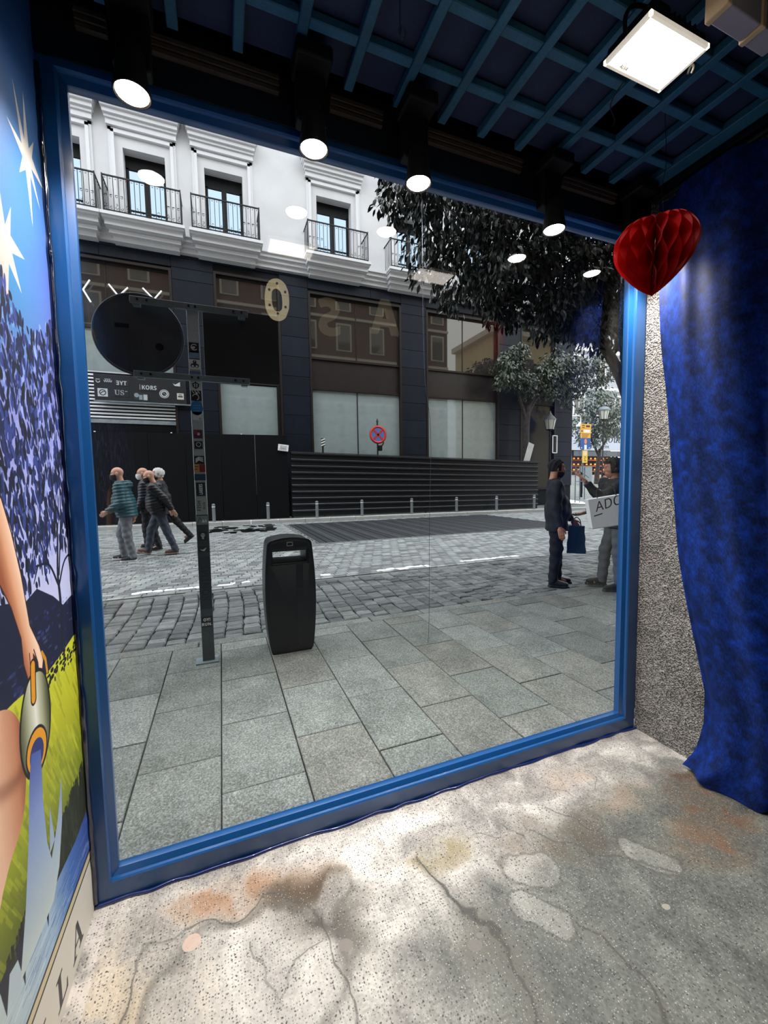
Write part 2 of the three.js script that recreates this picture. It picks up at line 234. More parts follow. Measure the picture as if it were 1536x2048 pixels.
// ---- mural: a printed night garden with stars, a pouring jug and a lettered border
const muralTex = ctex(784, 2048, (c, W, H) => {
  const S = W / 1.05, P = (X, Y) => [X * S, H - (Y / 2.76) * H];
  const path = (pts, close = true) => { c.beginPath(); pts.forEach(([x, y], i) => c[i ? 'lineTo' : 'moveTo'](...P(x, y))); if (close) c.closePath(); };
  const smooth = (pts) => { c.beginPath(); const q = pts.map((p) => P(...p)), n = q.length; for (let i = 0; i < n; i++) { const a = q[i], b = q[(i + 1) % n], m = [(a[0] + b[0]) / 2, (a[1] + b[1]) / 2]; if (!i) c.moveTo(...m); const e = q[(i + 2) % n]; c.quadraticCurveTo(b[0], b[1], (b[0] + e[0]) / 2, (b[1] + e[1]) / 2); } c.closePath(); };
  let g = c.createLinearGradient(0, 0, 0, H * 0.6); g.addColorStop(0, '#0d3a78'); g.addColorStop(0.15, '#184684'); g.addColorStop(0.3, '#273d82'); g.addColorStop(0.45, '#494ea6'); g.addColorStop(0.7, '#7f84c8'); g.addColorStop(1, '#bfc4e8'); c.fillStyle = g; c.fillRect(0, 0, W, H);
  const glow = (x, y, r, t, a) => { const [px, py] = P(x, y), q = c.createRadialGradient(px, py, 0, px, py, r * S); q.addColorStop(0, `rgba(${t},${a})`); q.addColorStop(1, `rgba(${t},0)`); c.fillStyle = q; c.fillRect(px - r * S, py - r * S, 2 * r * S, 2 * r * S); };
  glow(0.92, 2.28, 0.3, '34,108,160', 0.9); glow(0.74, 1.95, 0.36, '46,132,174', 0.95); glow(0.35, 2.3, 0.3, '70,190,235', 0.8);
  c.fillStyle = '#bdb5af';
  path([[0.818, 2.305], [0.9, 2.30], [0.87, 2.44], [0.92, 2.325], [0.935, 2.46], [0.948, 2.322], [0.987, 2.368], [0.965, 2.31], [1.035, 2.27], [0.955, 2.275], [1.0, 2.19], [0.945, 2.25], [0.935, 2.11], [0.915, 2.245], [0.872, 2.209], [0.9, 2.268]]); c.fill();
  path([[0.62, 2.05], [0.72, 2.02], [0.745, 2.12], [0.765, 2.02], [0.805, 2.085], [0.79, 2.01], [0.865, 1.99], [0.792, 1.97], [0.83, 1.89], [0.77, 1.935], [0.745, 1.81], [0.72, 1.93], [0.63, 1.9], [0.69, 1.965]]); c.fill();
  path([[0.2, 2.3], [0.3, 2.32], [0.34, 2.45], [0.37, 2.32], [0.5, 2.3], [0.38, 2.27], [0.36, 2.12], [0.32, 2.27]]); c.fill();
  // foliage in dark blue dabs
  for (let i = 0; i < 4600; i++) {
    const x = rr(0, 1.06), y = 1.15 + (rnd() ** 0.8) * 0.78, top = 1.93 - 0.12 * Math.abs(Math.sin(x * 9)) - 0.25 * (x < 0.5 ? 0.5 - x : 0);
    if (y > top || (y < 1.22 && x > 0.88)) continue;
    const dense = y > 1.5 ? 0.75 : 1; if (rnd() > dense) continue;
    const [px, py] = P(x, y); c.save(); c.translate(px, py); c.rotate(rr(-0.5, 0.5)); c.beginPath(); c.ellipse(0, 0, rr(2, 7), rr(6, 20), 0, 0, 6.29);
    c.fillStyle = rnd() < 0.12 ? `rgba(150,165,225,${rr(0.4, 0.9)})` : ['#0d1430', '#141d44', '#1d2a62', '#2c3b80', '#0a0e20'][(rnd() * 5) | 0]; c.fill(); c.restore();
  }
  c.lineCap = 'round'; c.strokeStyle = '#0d1024';
  const limb = (pts, w) => { const q = new THREE.CatmullRomCurve3(pts.map(([x, y]) => V(x, y, 0))).getPoints(24); for (let i = 0; i < 24; i++) { path([[q[i].x, q[i].y], [q[i + 1].x, q[i + 1].y]], false); c.lineWidth = w * (1 - i / 40); c.stroke(); } };
  // far mountain, water, hill
  c.fillStyle = '#0f1533'; path([[0, 1.15], [0.607, 1.151], [0.716, 1.127], [0.784, 1.143], [0.885, 1.098], [0.953, 1.055], [1.06, 1.07], [1.06, 0.9], [0, 0.8]]); c.fill();
  for (let i = 0; i < 260; i++) { const [px, py] = P(rr(0, 1.05), rr(0.88, 1.08)); c.fillStyle = `rgba(${['70,86,160', '40,52,120', '110,124,190'][i % 3]},.35)`; c.fillRect(px, py, rr(4, 22), rr(2, 8)); }
  limb([[0.921, 0.9], [0.935, 1.08], [0.93, 1.15], [0.95, 1.28], [0.93, 1.45]], 15); limb([[0.93, 1.12], [0.87, 1.19], [0.79, 1.2]], 8); limb([[0.935, 1.12], [0.99, 1.18], [1.06, 1.2]], 8); limb([[0.87, 1.19], [0.82, 1.3]], 6); limb([[0.94, 1.15], [0.985, 1.32], [1.0, 1.5]], 7); limb([[0.8, 1.2], [0.77, 1.16]], 6);
  g = c.createLinearGradient(0, P(0, 0.95)[1], 0, P(0, 0.35)[1]); g.addColorStop(0, '#c9cf2a'); g.addColorStop(0.3, '#b9b91f'); g.addColorStop(0.6, '#8f9a1c'); g.addColorStop(1, '#3e4712'); c.fillStyle = g;
  path([[0, 0.93], [0.62, 0.925], [0.8, 0.91], [0.915, 0.922], [1.06, 0.945], [1.06, 0.2], [0, 0.2]]); c.fill();
  for (let i = 0; i < 500; i++) { const x = rr(0, 1.06), y = rr(0.35, 0.92), [px, py] = P(x, y); c.save(); c.translate(px, py); c.rotate(-0.5); c.fillStyle = rnd() < 0.5 ? 'rgba(224,224,60,.22)' : 'rgba(86,96,16,.22)'; c.fillRect(0, 0, rr(3, 10), rr(20, 70)); c.restore(); }
  c.fillStyle = '#10131c'; for (let i = 0; i < 50; i++) { const [px, py] = P(0.93 + rr(-0.12, 0.09), 0.9 + rr(-0.03, 0.025)); c.beginPath(); c.ellipse(px, py, rr(3, 9), rr(2, 5), 0, 0, 6.3); c.fill(); }
  // dark grass bank, stream and pool
  for (let i = 0; i < 900; i++) { const t = rnd(), x = 1.06 - t * 0.55, y = 0.5 - t * 0.1 - rnd() * 0.12, [px, py] = P(x, y); c.save(); c.translate(px, py); c.rotate(rr(-0.3, 0.3)); c.fillStyle = ['#14180c', '#222812', '#2e3516', '#1a1c14'][i % 4]; c.fillRect(0, -30, rr(3, 7), rr(30, 70)); c.restore(); }
  g = c.createLinearGradient(P(0.45, 0)[0], 0, P(1.05, 0)[0], 0); g.addColorStop(0, '#b9c6c4'); g.addColorStop(0.45, '#9cb6cb'); g.addColorStop(0.7, '#3f66ab'); g.addColorStop(1, '#243f8c'); c.fillStyle = g;
  path([[0, 0.42], [0.5, 0.4], [0.62, 0.37], [0.7, 0.36], [0.8, 0.355], [0.92, 0.345], [1.06, 0.36], [1.06, 0.2], [0, 0.2]]); c.fill();
  for (let i = 0; i < 140; i++) { const [px, py] = P(rr(0.4, 1.05), rr(0.22, 0.34)); c.fillStyle = `rgba(${i % 2 ? '220,232,238' : '40,70,140'},.28)`; c.fillRect(px, py, rr(15, 70), rr(1, 4)); }
  c.fillStyle = '#15182a'; for (let i = 0; i < 10; i++) { const x = 0.05 + i * 0.07, y = 0.42; path([[x, y], [x + 0.05, y], [x + 0.02 + (i % 3) * 0.01, y - 0.09 - (i % 2) * 0.03]]); c.fill(); }
  // leg and arm
  g = c.createLinearGradient(P(0.42, 0)[0], 0, P(0.66, 0)[0], 0); g.addColorStop(0, '#f0cdb8'); g.addColorStop(0.45, '#e8b898'); g.addColorStop(0.8, '#c07f5c'); g.addColorStop(1, '#7c3d25'); c.fillStyle = g;
  smooth([[0.2, 0.96], [0.5, 0.95], [0.6, 0.93], [0.655, 0.85], [0.655, 0.74], [0.62, 0.64], [0.53, 0.6], [0.46, 0.5], [0.2, 0.5]]); c.fill();
  c.filter = 'blur(9px)'; c.strokeStyle = 'rgba(90,40,24,.6)'; c.lineWidth = 16; path([[0.5, 0.79], [0.55, 0.765], [0.61, 0.75], [0.645, 0.76]], false); c.stroke(); c.filter = 'none';
  const arm = [[0.55, 1.42], [0.64, 1.38], [0.673, 1.301], [0.704, 1.197], [0.729, 1.066], [0.772, 1.0], [0.79, 0.955], [0.775, 0.925], [0.762, 0.93], [0.752, 0.97], [0.735, 0.99], [0.728, 0.94], [0.715, 0.925], [0.7, 0.935], [0.682, 0.985], [0.679, 1.05], [0.644, 1.133], [0.6, 1.2], [0.5, 1.4]];
  const [ax0] = P(0.62, 0), [ax1] = P(0.76, 0); g = c.createLinearGradient(ax0, P(0, 1.2)[1], ax1, P(0, 1.24)[1]); g.addColorStop(0, '#9a5535'); g.addColorStop(0.25, '#dc9f78'); g.addColorStop(0.55, '#f6d5bc'); g.addColorStop(0.85, '#d2946c'); g.addColorStop(1, '#7d4025'); c.fillStyle = g;
  path(arm); c.fill(); c.strokeStyle = '#3a1a10'; c.lineWidth = 3; c.stroke();
  c.lineWidth = 3; path([[0.74, 1.0], [0.757, 0.96], [0.757, 0.935]], false); c.stroke(); path([[0.715, 1.0], [0.715, 0.955]], false); c.stroke();
  // jug, its handle and mouth, the water
  g = c.createLinearGradient(P(0.637, 0)[0], 0, P(0.81, 0)[0], 0); g.addColorStop(0, '#4c4e30'); g.addColorStop(0.3, '#b5b79a'); g.addColorStop(0.5, '#e6e6da'); g.addColorStop(0.72, '#a3a582'); g.addColorStop(1, '#2e3018'); c.fillStyle = g;
  smooth([[0.705, 0.95], [0.66, 0.905], [0.634, 0.84], [0.634, 0.77], [0.66, 0.715], [0.72, 0.69], [0.78, 0.725], [0.812, 0.8], [0.808, 0.88], [0.78, 0.94]]); c.fill(); c.strokeStyle = '#15150c'; c.lineWidth = 6; c.stroke();
  c.strokeStyle = '#20140a'; c.lineWidth = 24; path([[0.728, 0.965], [0.722, 0.92], [0.718, 0.885]], false); c.stroke(); c.strokeStyle = '#dd9418'; c.lineWidth = 17; c.stroke();
  c.lineWidth = 9; path([[0.785, 0.975], [0.803, 0.95], [0.808, 0.915]], false); c.strokeStyle = '#c98a1c'; c.stroke();
  const [jx, jy] = P(0.715, 0.755); c.save(); c.translate(jx, jy); c.rotate(0.25); c.beginPath(); c.ellipse(0, 0, 47, 43, 0, 0, 6.3); c.fillStyle = '#17130c'; c.fill(); c.beginPath(); c.ellipse(0, 0, 42, 38, 0, 0, 6.3); c.fillStyle = '#e0971c'; c.fill(); c.beginPath(); c.ellipse(0, 6, 30, 27, 0, 0, 6.3); c.fillStyle = '#27316e'; c.fill(); c.restore();
  g = c.createLinearGradient(0, P(0, 0.76)[1], 0, P(0, 0.34)[1]); g.addColorStop(0, '#46589f'); g.addColorStop(0.35, '#7f93c4'); g.addColorStop(0.8, '#a8b8c4'); g.addColorStop(1, '#bcc7c4'); c.fillStyle = g;
  path([[0.682, 0.765], [0.735, 0.745], [0.725, 0.62], [0.73, 0.5], [0.76, 0.4], [0.74, 0.33], [0.55, 0.33], [0.6, 0.46], [0.64, 0.6], [0.66, 0.7]]); c.fill();
  path([[0.73, 0.42], [0.8, 0.5], [0.85, 0.6], [0.83, 0.48], [0.79, 0.38], [0.74, 0.33]]); c.fill(); path([[0.74, 0.46], [0.76, 0.58], [0.775, 0.47]]); c.fill();
  // border and lettering
  c.fillStyle = '#cfc9bb'; c.fillRect(0, P(0, 0.222)[1], W, H); c.fillStyle = '#15151a'; c.fillRect(0, P(0, 0.222)[1], W, 6); c.fillStyle = '#c7b98f'; c.fillRect(0, P(0, 0.212)[1], W, 16); c.fillStyle = '#15151a'; c.fillRect(0, P(0, 0.192)[1], W, 5);
  c.fillStyle = '#26262a'; c.font = 'bold 92px serif'; c.textAlign = 'left'; let tx = P(0.83, 0)[0]; const ty = P(0, 0.03)[1];
  for (const ch of 'ALLERTSE') { const w = c.measureText(ch).width; c.fillText(ch, tx - (ch === 'A' ? 0 : w * 0.1), ty); tx -= 82; }
  // woven grain of the print cloth
  for (let y = 0; y < H; y += 3) { c.fillStyle = 'rgba(255,255,255,.025)'; c.fillRect(0, y, W, 1); }
});
{
  const wl = struct('wall_left', 'left wall of the shop window behind the printed mural');
  part('wall_body', span(XL - 0.2, XL, -0.12, 3.1, ZW, 2.3), std({ map: T.dark, color: '#10203f', roughness: 0.8 }), wl);
  const g = new THREE.BoxGeometry(0.004, 2.78, 1.037).translate(XL + 0.002, 1.392, -0.5 - 0.5185), uv = g.attributes.uv, p = g.attributes.position;
  for (let i = 0; i < uv.count; i++) uv.setXY(i, (-0.5 - p.getZ(i)) / 1.05, p.getY(i) / 2.76);
  const mu = part('wall_mural', g, std({ map: muralTex, roughness: 0.55, bumpMap: tile(T.cloth, 6, 16), bumpScale: 0.0003 }));
  tag(mu, 'printed wall mural of stars, dark trees and a hand pouring a jug', 'mural');
}
{ // right wall: rough pebbledash
  const t = dtex(512, (u, v) => { const a = vnoise(u * 90, v * 90, 90, 81), b = vnoise(u * 180, v * 180, 180, 82), c = fbm(u, v, 4, 4, 83), g = 112 + (a - 0.5) * 95 + (b - 0.5) * 70 + (c - 0.5) * 50; return [g * 1.03, g, g * 0.96]; });
  const b = dtex(512, (u, v) => 255 * (0.65 * vnoise(u * 90, v * 90, 90, 81) + 0.35 * vnoise(u * 180, v * 180, 180, 82)), false);
  const wr = struct('wall_right', 'right wall with rough grey pebbledash beside the window');
  part('wall_body', span(XR, XR + 0.25, -0.12, 3.1, ZW, 2.3), std({ map: tile(t, 2.2), roughness: 0.75, bumpMap: tile(b, 2.2), bumpScale: 0.012 }), wr);
  const wb = struct('wall_back', 'dark back wall'); part('wall_body', span(XL - 0.2, XR + 0.25, -0.12, 3.1, 2.3, 2.5), std({ map: T.dark, color: '#10203f', roughness: 0.85 }), wb);
  const wf = struct('wall_front', 'front wall round the shop window');
  part('wall_body', span(-3.6, XL - 0.003, -0.12, 3.1, ZW - 0.2, ZW - 0.002), M.clad[0], wf);
  part('wall_body', span(2.34, 6, -0.12, 3.1, ZW - 0.2, ZW - 0.06), M.clad[1], wf);
  part('header_board', span(XL, XR, 2.65, 3.1, -1.5385, -1.532), M.navy, wf);
  part('header_board', span(XL, XR, 2.7, 3.1, ZW - 0.08, -1.539), M.navy, wf);
}
{ // ceiling: battens over dark panels, one panel gone
  const ce = struct('ceiling', 'dark blue ceiling of painted battens and panels');
  part('ceiling_slab', span(XL - 0.2, XR + 0.25, 3.0, 3.12, ZW - 0.2, 2.5), M.black, ce);
  const K = 1.0294, xs = [-0.43, -0.26, -0.079, 0.105, 0.285, 0.467, 0.653, 0.837, 1.015, 1.197, 1.377, 1.56, 1.733, 1.91].map((v) => v * K), zs = [-1.455, -1.298, -1.108, -0.944, -0.77, -0.59, -0.41, -0.23, -0.05].map((v) => v * K);
  xs.forEach((x, i) => { const w = i === 13 ? 0.07 : 0.032; part('batten', block(w, 0.03, 1.6, 0.003).rotateX(Math.PI).translate(x + (i === 13 ? 0.02 : 0), YC + 0.03, -1.498 + 0.8), M.batten, ce); });
  for (let k = 1; k < zs.length; k++) for (let i = 0; i + 1 < xs.length; i++) {
    const x0 = xs[i] + 0.016, x1 = xs[i + 1] - 0.016;
    part('cross_batten', block(x1 - x0, 0.026, 0.034, 0.003).rotateX(Math.PI).translate((x0 + x1) / 2, YC + 0.032, zs[k]), M.batten, ce);
  }
  for (let k = 0; k + 1 < zs.length; k++) for (let i = 0; i + 1 < xs.length; i++) {
    if (i === 10 && k === 1) continue;
    const dy = rr(0, 0.006), g = box(xs[i + 1] - xs[i] - 0.006, 0.008, zs[k + 1] - zs[k] - 0.006);
    const m = part('ceiling_panel', g, M.ceilPanel, ce, [(xs[i] + xs[i + 1]) / 2, YC + 0.04 + dy, (zs[k] + zs[k + 1]) / 2]); m.rotation.z = rr(-0.006, 0.006);
  }
  part('ceiling_board', span(XL, XR, YC + 0.02, YC + 0.05, 0.1, 2.3), M.ceilPanel, ce);
  part('edge_board', span(2.04, XR, YC - 0.02, YC + 0.05, -1.498, 2.3), M.navy, ce);
  // bare trim strips on the header, between the lamps
  const strip = std({ map: T.dark, color: '#4a4036', roughness: 0.8 });
  for (const [a, b] of [[-0.34, -0.26], [-0.16, 0.24], [0.42, 0.62], [0.81, 1.27], [1.5, 1.84]]) part('header_trim', merge([span(a, b, 2.738, 2.75, -1.537, -1.515), span(a, b, 2.754, 2.766, -1.537, -1.51), span(a, b, 2.77, 2.782, -1.537, -1.505)]), strip, ce);
}
{ // the window: a moulded blue frame with mitred corners round one pane
  const win = struct('window_1', 'large shop window in a glossy blue frame');
  const X0 = -0.474, X1 = 2.108, Y0 = 0, Y1 = 2.7;
  const prof = [[0, -1.6], [0, -1.543], [0.003, -1.54], [0.07, -1.54], [0.075, -1.545], [0.075, -1.556], [0.079, -1.558], [0.094, -1.566], [0.095, -1.573], [0.09, -1.6]];
  const side = (f) => { const L = []; for (let i = 0; i < prof.length; i++) { const [t0, z0] = prof[i], [t1, z1] = prof[(i + 1) % prof.length], [a, b] = f(t0), [c, d] = f(t1); L.push([[...a, z0], [...b, z0], [...d, z1], [...c, z1]]); } return toCreasedNormals(quads(L), 0.6); };
  part('bottom_rail', side((t) => [[X1 - t, Y0 + t], [X0 + t, Y0 + t]]), M.blue, win);
  part('top_rail', side((t) => [[X0 + t, Y1 - t], [X1 - t, Y1 - t]]), M.blue, win);
  part('left_jamb', side((t) => [[X0 + t, Y0 + t], [X0 + t, Y1 - t]]), M.blue, win);
  part('right_jamb', side((t) => [[X1 - t, Y1 - t], [X1 - t, Y0 + t]]), M.blue, win);
  const pane = phy({ color: '#fafdfc', transmission: 1, roughness: 0, thickness: 0, ior: 1.5 });
  part('pane', new THREE.PlaneGeometry(X1 - X0 - 0.18, Y1 - Y0 - 0.18).translate((X0 + X1) / 2, (Y0 + Y1) / 2, -1.59), pane, win);
  // sealing paint run along the floor and the mural edge
  const pts = []; for (let i = 0; i <= 40; i++) pts.push(V(X0 + (X1 - X0) * i / 40, 0.002 + rr(0, 0.004), -1.536 + rr(-0.006, 0.006)));
  part('paint_bead', sweep(pts, [0.007], 6), phy({ color: '#07205a', roughness: 0.3, clearcoat: 0.6 }), win);
  const q = []; for (let i = 0; i <= 60; i++) q.push(V(XL + 0.008, 0.02 + 2.6 * i / 60, -1.534 + rr(-0.003, 0.005)));
  part('tape_edge', sweep(q, Array.from({ length: 60 }, () => rr(0.006, 0.012)), 7), phy({ color: '#04102c', roughness: 0.12, clearcoat: 1, clearcoatRoughness: 0.05 }), win);
}
{ // spot lamps on black brackets along the header
  const xs = [[-0.189, -1.418, 2.517], [0.333, -1.42, 2.51], [0.727, -1.433, 2.506], [1.41, -1.468, 2.5], [1.925, -1.455, 2.52]];
  const face = std({ color: '#ffffff', emissive: '#fff4e4', emissiveIntensity: 34 });
  const names = ['leftmost black spot lamp at the window header, nearest the mural', 'second black spot lamp from the mural along the window header', 'third black spot lamp from the mural along the window header', 'black spot lamp at the window header in front of the tree', 'black spot lamp at the right end of the window header, behind the paper heart'];
  xs.forEach(([x, z, y], i) => {
    const t = thing('spot_lamp', names[i], 'spot lamp', [x, y, z], 0, 'spot lamps along the window header');
    part('bracket', merge([rbox(0.12, 0.05, 0.12, 0.01).translate(0, YC - y - 0.025, -0.005), rbox(0.1, 0.16, 0.05, 0.008).translate(0, YC - y - 0.12, -0.035)]), M.black, t);
    part('lamp_housing', new THREE.LatheGeometry([[0.0, 0.12], [0.03, 0.12], [0.036, 0.11], [0.04, 0.06], [0.046, 0.02], [0.05, -0.002], [0.046, -0.004], [0.044, 0.004], [0, 0.004]].map(([a, b]) => new THREE.Vector2(a, b)), 28), M.black, t);
    part('lamp_bulb', new THREE.SphereGeometry(0.043, 24, 10, 0, Math.PI * 2, Math.PI * 0.5, Math.PI * 0.5).scale(1, 0.25, 1).translate(0, 0.002, 0), face, t);
    const l = new THREE.SpotLight('#fff8f1', SPOT, 0, 1.08, 1, 2); l.position.set(0, -0.02, 0); l.shadow.radius = 2; l.castShadow = true; l.name = 'spot_light'; t.add(l); const tg = new THREE.Object3D(); tg.position.set(0, -2, 0.12); tg.name = 'aim'; t.add(tg); l.target = tg;
  });
}
{ // flood lamps under the ceiling
  const glow = std({ color: '#ffffff', emissive: '#fff6ea', emissiveIntensity: 7 });
  const mk = (x, label) => {
    const t = thing('flood_lamp', label, 'flood lamp', [x, 2.64, -0.903], 0, 'flood lamps under the ceiling');
    part('lamp_body', merge([rbox(0.235, 0.03, 0.14, 0.01).translate(0, 0.028, 0), ...[-4, -3, -2, -1, 0, 1, 2, 3, 4].map((k) => box(0.004, 0.03, 0.11, k * 0.022, 0.055, 0)), rbox(0.05, 0.03, 0.05, 0.006).translate(0, 0.11, 0)]), M.black, t);
    part('bezel', merge([[0, 0.07, 0.245, 0.008], [0, -0.07, 0.245, 0.008], [0.1185, 0, 0.008, 0.148], [-0.1185, 0, 0.008, 0.148]].map(([a, b, w, d]) => box(w, 0.012, d, a, 0.006, b))), std({ color: '#f2f2ea', roughness: 0.4, emissive: '#fff3e0', emissiveIntensity: 0.45 }), t);
    part('lamp_glass', rbox(0.229, 0.006, 0.132, 0.002).translate(0, 0.003, 0), glow, t);
    part('yoke', sweep([V(0.125, 0.01, 0), V(0.127, 0.06, 0), V(0.1, 0.1, 0), V(0, 0.122, 0), V(-0.1, 0.1, 0), V(-0.127, 0.06, 0), V(-0.125, 0.01, 0)], [0.006], 6), M.black, t);
    part('clamp_knob', new THREE.TorusGeometry(0.011, 0.003, 8, 14, 4.4).rotateY(1.2).translate(0.14, 0.0, 0.012), std({ color: '#d9d4c6', roughness: 0.4 }), t);
    const l = new THREE.RectAreaLight('#fff6ec', FLOOD, 0.22, 0.125); l.position.set(0, -0.006, 0); l.rotation.x = -Math.PI / 2; l.name = 'flood_light'; t.add(l);
    part('hanger', merge([rod([0, 0.12, 0], [0, YC - 2.64 + 0.03, 0], 0.006)]), M.black, t);
    return t;
  };
  const a = mk(1.243, 'square flood lamp glowing white under the ceiling, beside the pale boxes');
  const pm = std({ color: '#ffffff' });
  // maker's lettering printed on the glass edge
  const g = print(0.04, 0.012, 80, 24, (c, w, h) => { c.fillStyle = '#fbf7ee'; c.fillRect(0, 0, w, h); c.fillStyle = '#1c1a17'; c.font = 'bold 24px sans-serif'; c.textAlign = 'center'; c.fillText('ALVA', w / 2, 20); }, 0.0006);
  part('lettering', g.rotateX(Math.PI / 2).rotateY(-Math.PI / 2 + Math.PI / 2), std({ map: sheetTex, emissive: '#fff6ea', emissiveMap: sheetTex, emissiveIntensity: 1.6 }), a, [-0.06, -0.0012, -0.055]);
  mk(0.397, 'square flood lamp glowing white under the ceiling, seen as a reflection in the pane');
}
{ // pale boxes fixed beside the flood lamp
  const t = thing('ceiling_box', 'pale grey pair of boxes with beige straps fixed to the ceiling beside the flood lamp', 'box', [1.3, 2.6, -0.74]);
  const gm = std({ color: '#9a97a8', roughness: 0.8 }), bm = std({ color: '#d2b795', roughness: 0.7 });
  part('box_body', rbox(0.13, 0.07, 0.05, 0.004).translate(0.02, 0.035, 0), gm, t); part('box_body', rbox(0.09, 0.07, 0.05, 0.004).translate(0.15, 0.035, -0.001), gm, t);
  part('strap', rbox(0.018, 0.09, 0.056, 0.003).translate(0.095, 0.041, 0), bm, t); part('strap', rbox(0.018, 0.09, 0.056, 0.003).translate(-0.052, 0.041, 0), bm, t);
  part('strap', rbox(0.2, 0.006, 0.018, 0.002).translate(0.03, 0.088, 0), bm, t); for (const x of [0.02, 0.15]) part('mounting_stem', rod([x, 0.06, 0], [x, 0.225, 0], 0.008), M.black, t);
}
{ // wires left hanging from the ceiling
  const wm = std({ color: '#1a2b3c', roughness: 0.5 });
  const pts = [V(0.535, YC + 0.01, -1.16), V(0.535, 2.72, -1.162)]; for (let i = 0; i <= 20; i++) { const a = i / 20 * 11; pts.push(V(0.538 + Math.sin(a) * 0.014 * (1 - i / 40), 2.695 - Math.cos(a) * 0.016 - i * 0.0004, -1.162 + i * 0.0008)); }
  tag(part('curled_wire', sweep(pts, [0.0014], 5), wm), 'thin curled wire end hanging from the blue ceiling', 'wire');
  tag(part('loose_cable', sweep([V(1.48, YC + 0.05, -1.24), V(1.43, 2.73, -1.2), V(1.38, 2.7, -1.15), V(1.3, 2.69, -1.1), V(1.26, 2.69, -1.0), V(1.245, 2.72, -0.95), V(1.243, 2.73, -0.92)], [0.0022], 6), M.black), 'black cable looping from the open ceiling panel to the flood lamp', 'cable');
  tag(part('hanging_thread', sweep([V(0.775, 2.57, -1.5), V(0.783, 1.811, -1.5), V(0.806, 1.63, -1.5), V(0.797, 1.2, -1.5), V(0.789, 0.743, -1.5), V(0.785, 0.72, -1.5)], [0.0008], 5), std({ color: '#12233a', roughness: 0.6 })), 'thin blue thread hanging down in front of the window pane', 'thread');
  tag(part('heart_string', sweep([V(1.57, 2.375, -1.09), V(1.6, 2.5, -1.12), V(1.66, 2.62, -1.15), V(1.66, YC + 0.01, -1.16)], [0.0012], 5), M.black), 'dark string holding the red paper heart to the ceiling', 'string');
}
{ // honeycomb paper heart: folded sheets glued to each other in turn
  const prof = [[0, 0.255], [0.03, 0.31], [0.08, 0.34], [0.12, 0.332], [0.15, 0.31], [0.185, 0.265], [0.192, 0.215], [0.175, 0.16], [0.14, 0.11], [0.09, 0.06], [0.045, 0.025], [0.0, 0]].reverse();
  const curve = new THREE.SplineCurve(prof.map(([r, y]) => new THREE.Vector2(r, y))), N = 34, K = 44, R = 5, sheets = [];
  const pos = [], idx = [];
  for (let s = 0; s < N; s++) {
    const base = pos.length / 3;
    for (let k = 0; k <= K; k++) {
      const p = curve.getPoint(k / K), wv = Math.sin(k / K * Math.PI * 7) * (s % 2 ? 1 : -1);
      for (let r = 0; r <= R; r++) { const f = r / R, a = (s / N) * Math.PI * 2 + wv * (Math.PI / N) * 0.98 * Math.min(1, f * 1.3), q = Math.max(0.001, p.x * (0.02 + 0.98 * f)); pos.push(Math.cos(a) * q, p.y, Math.sin(a) * q); }
    }
    for (let k = 0; k < K; k++) for (let r = 0; r < R; r++) { const a = base + k * (R + 1) + r, b = a + R + 1; idx.push(a, a + 1, b, b, a + 1, b + 1); }
  }
  const g = new THREE.BufferGeometry(); g.setAttribute('position', new THREE.Float32BufferAttribute(pos, 3)); g.setIndex(idx); g.computeVertexNormals();
  const t = thing('paper_heart', 'red honeycomb tissue paper heart hanging before the curtain', 'paper heart', [1.532, 2.083, -1.1]);
  t.quaternion.setFromAxisAngle(V(0.58, 0, 0.81).normalize(), 0.42).multiply(new THREE.Quaternion().setFromEuler(new THREE.Euler(0, 0.3, -0.1))); t.scale.set(0.69, 0.75, 0.69);
  part('paper_fold', g, phy({ color: '#d4050c', roughness: 0.5, transmission: 0.22, thickness: 0, side: THREE.DoubleSide }), t);
}
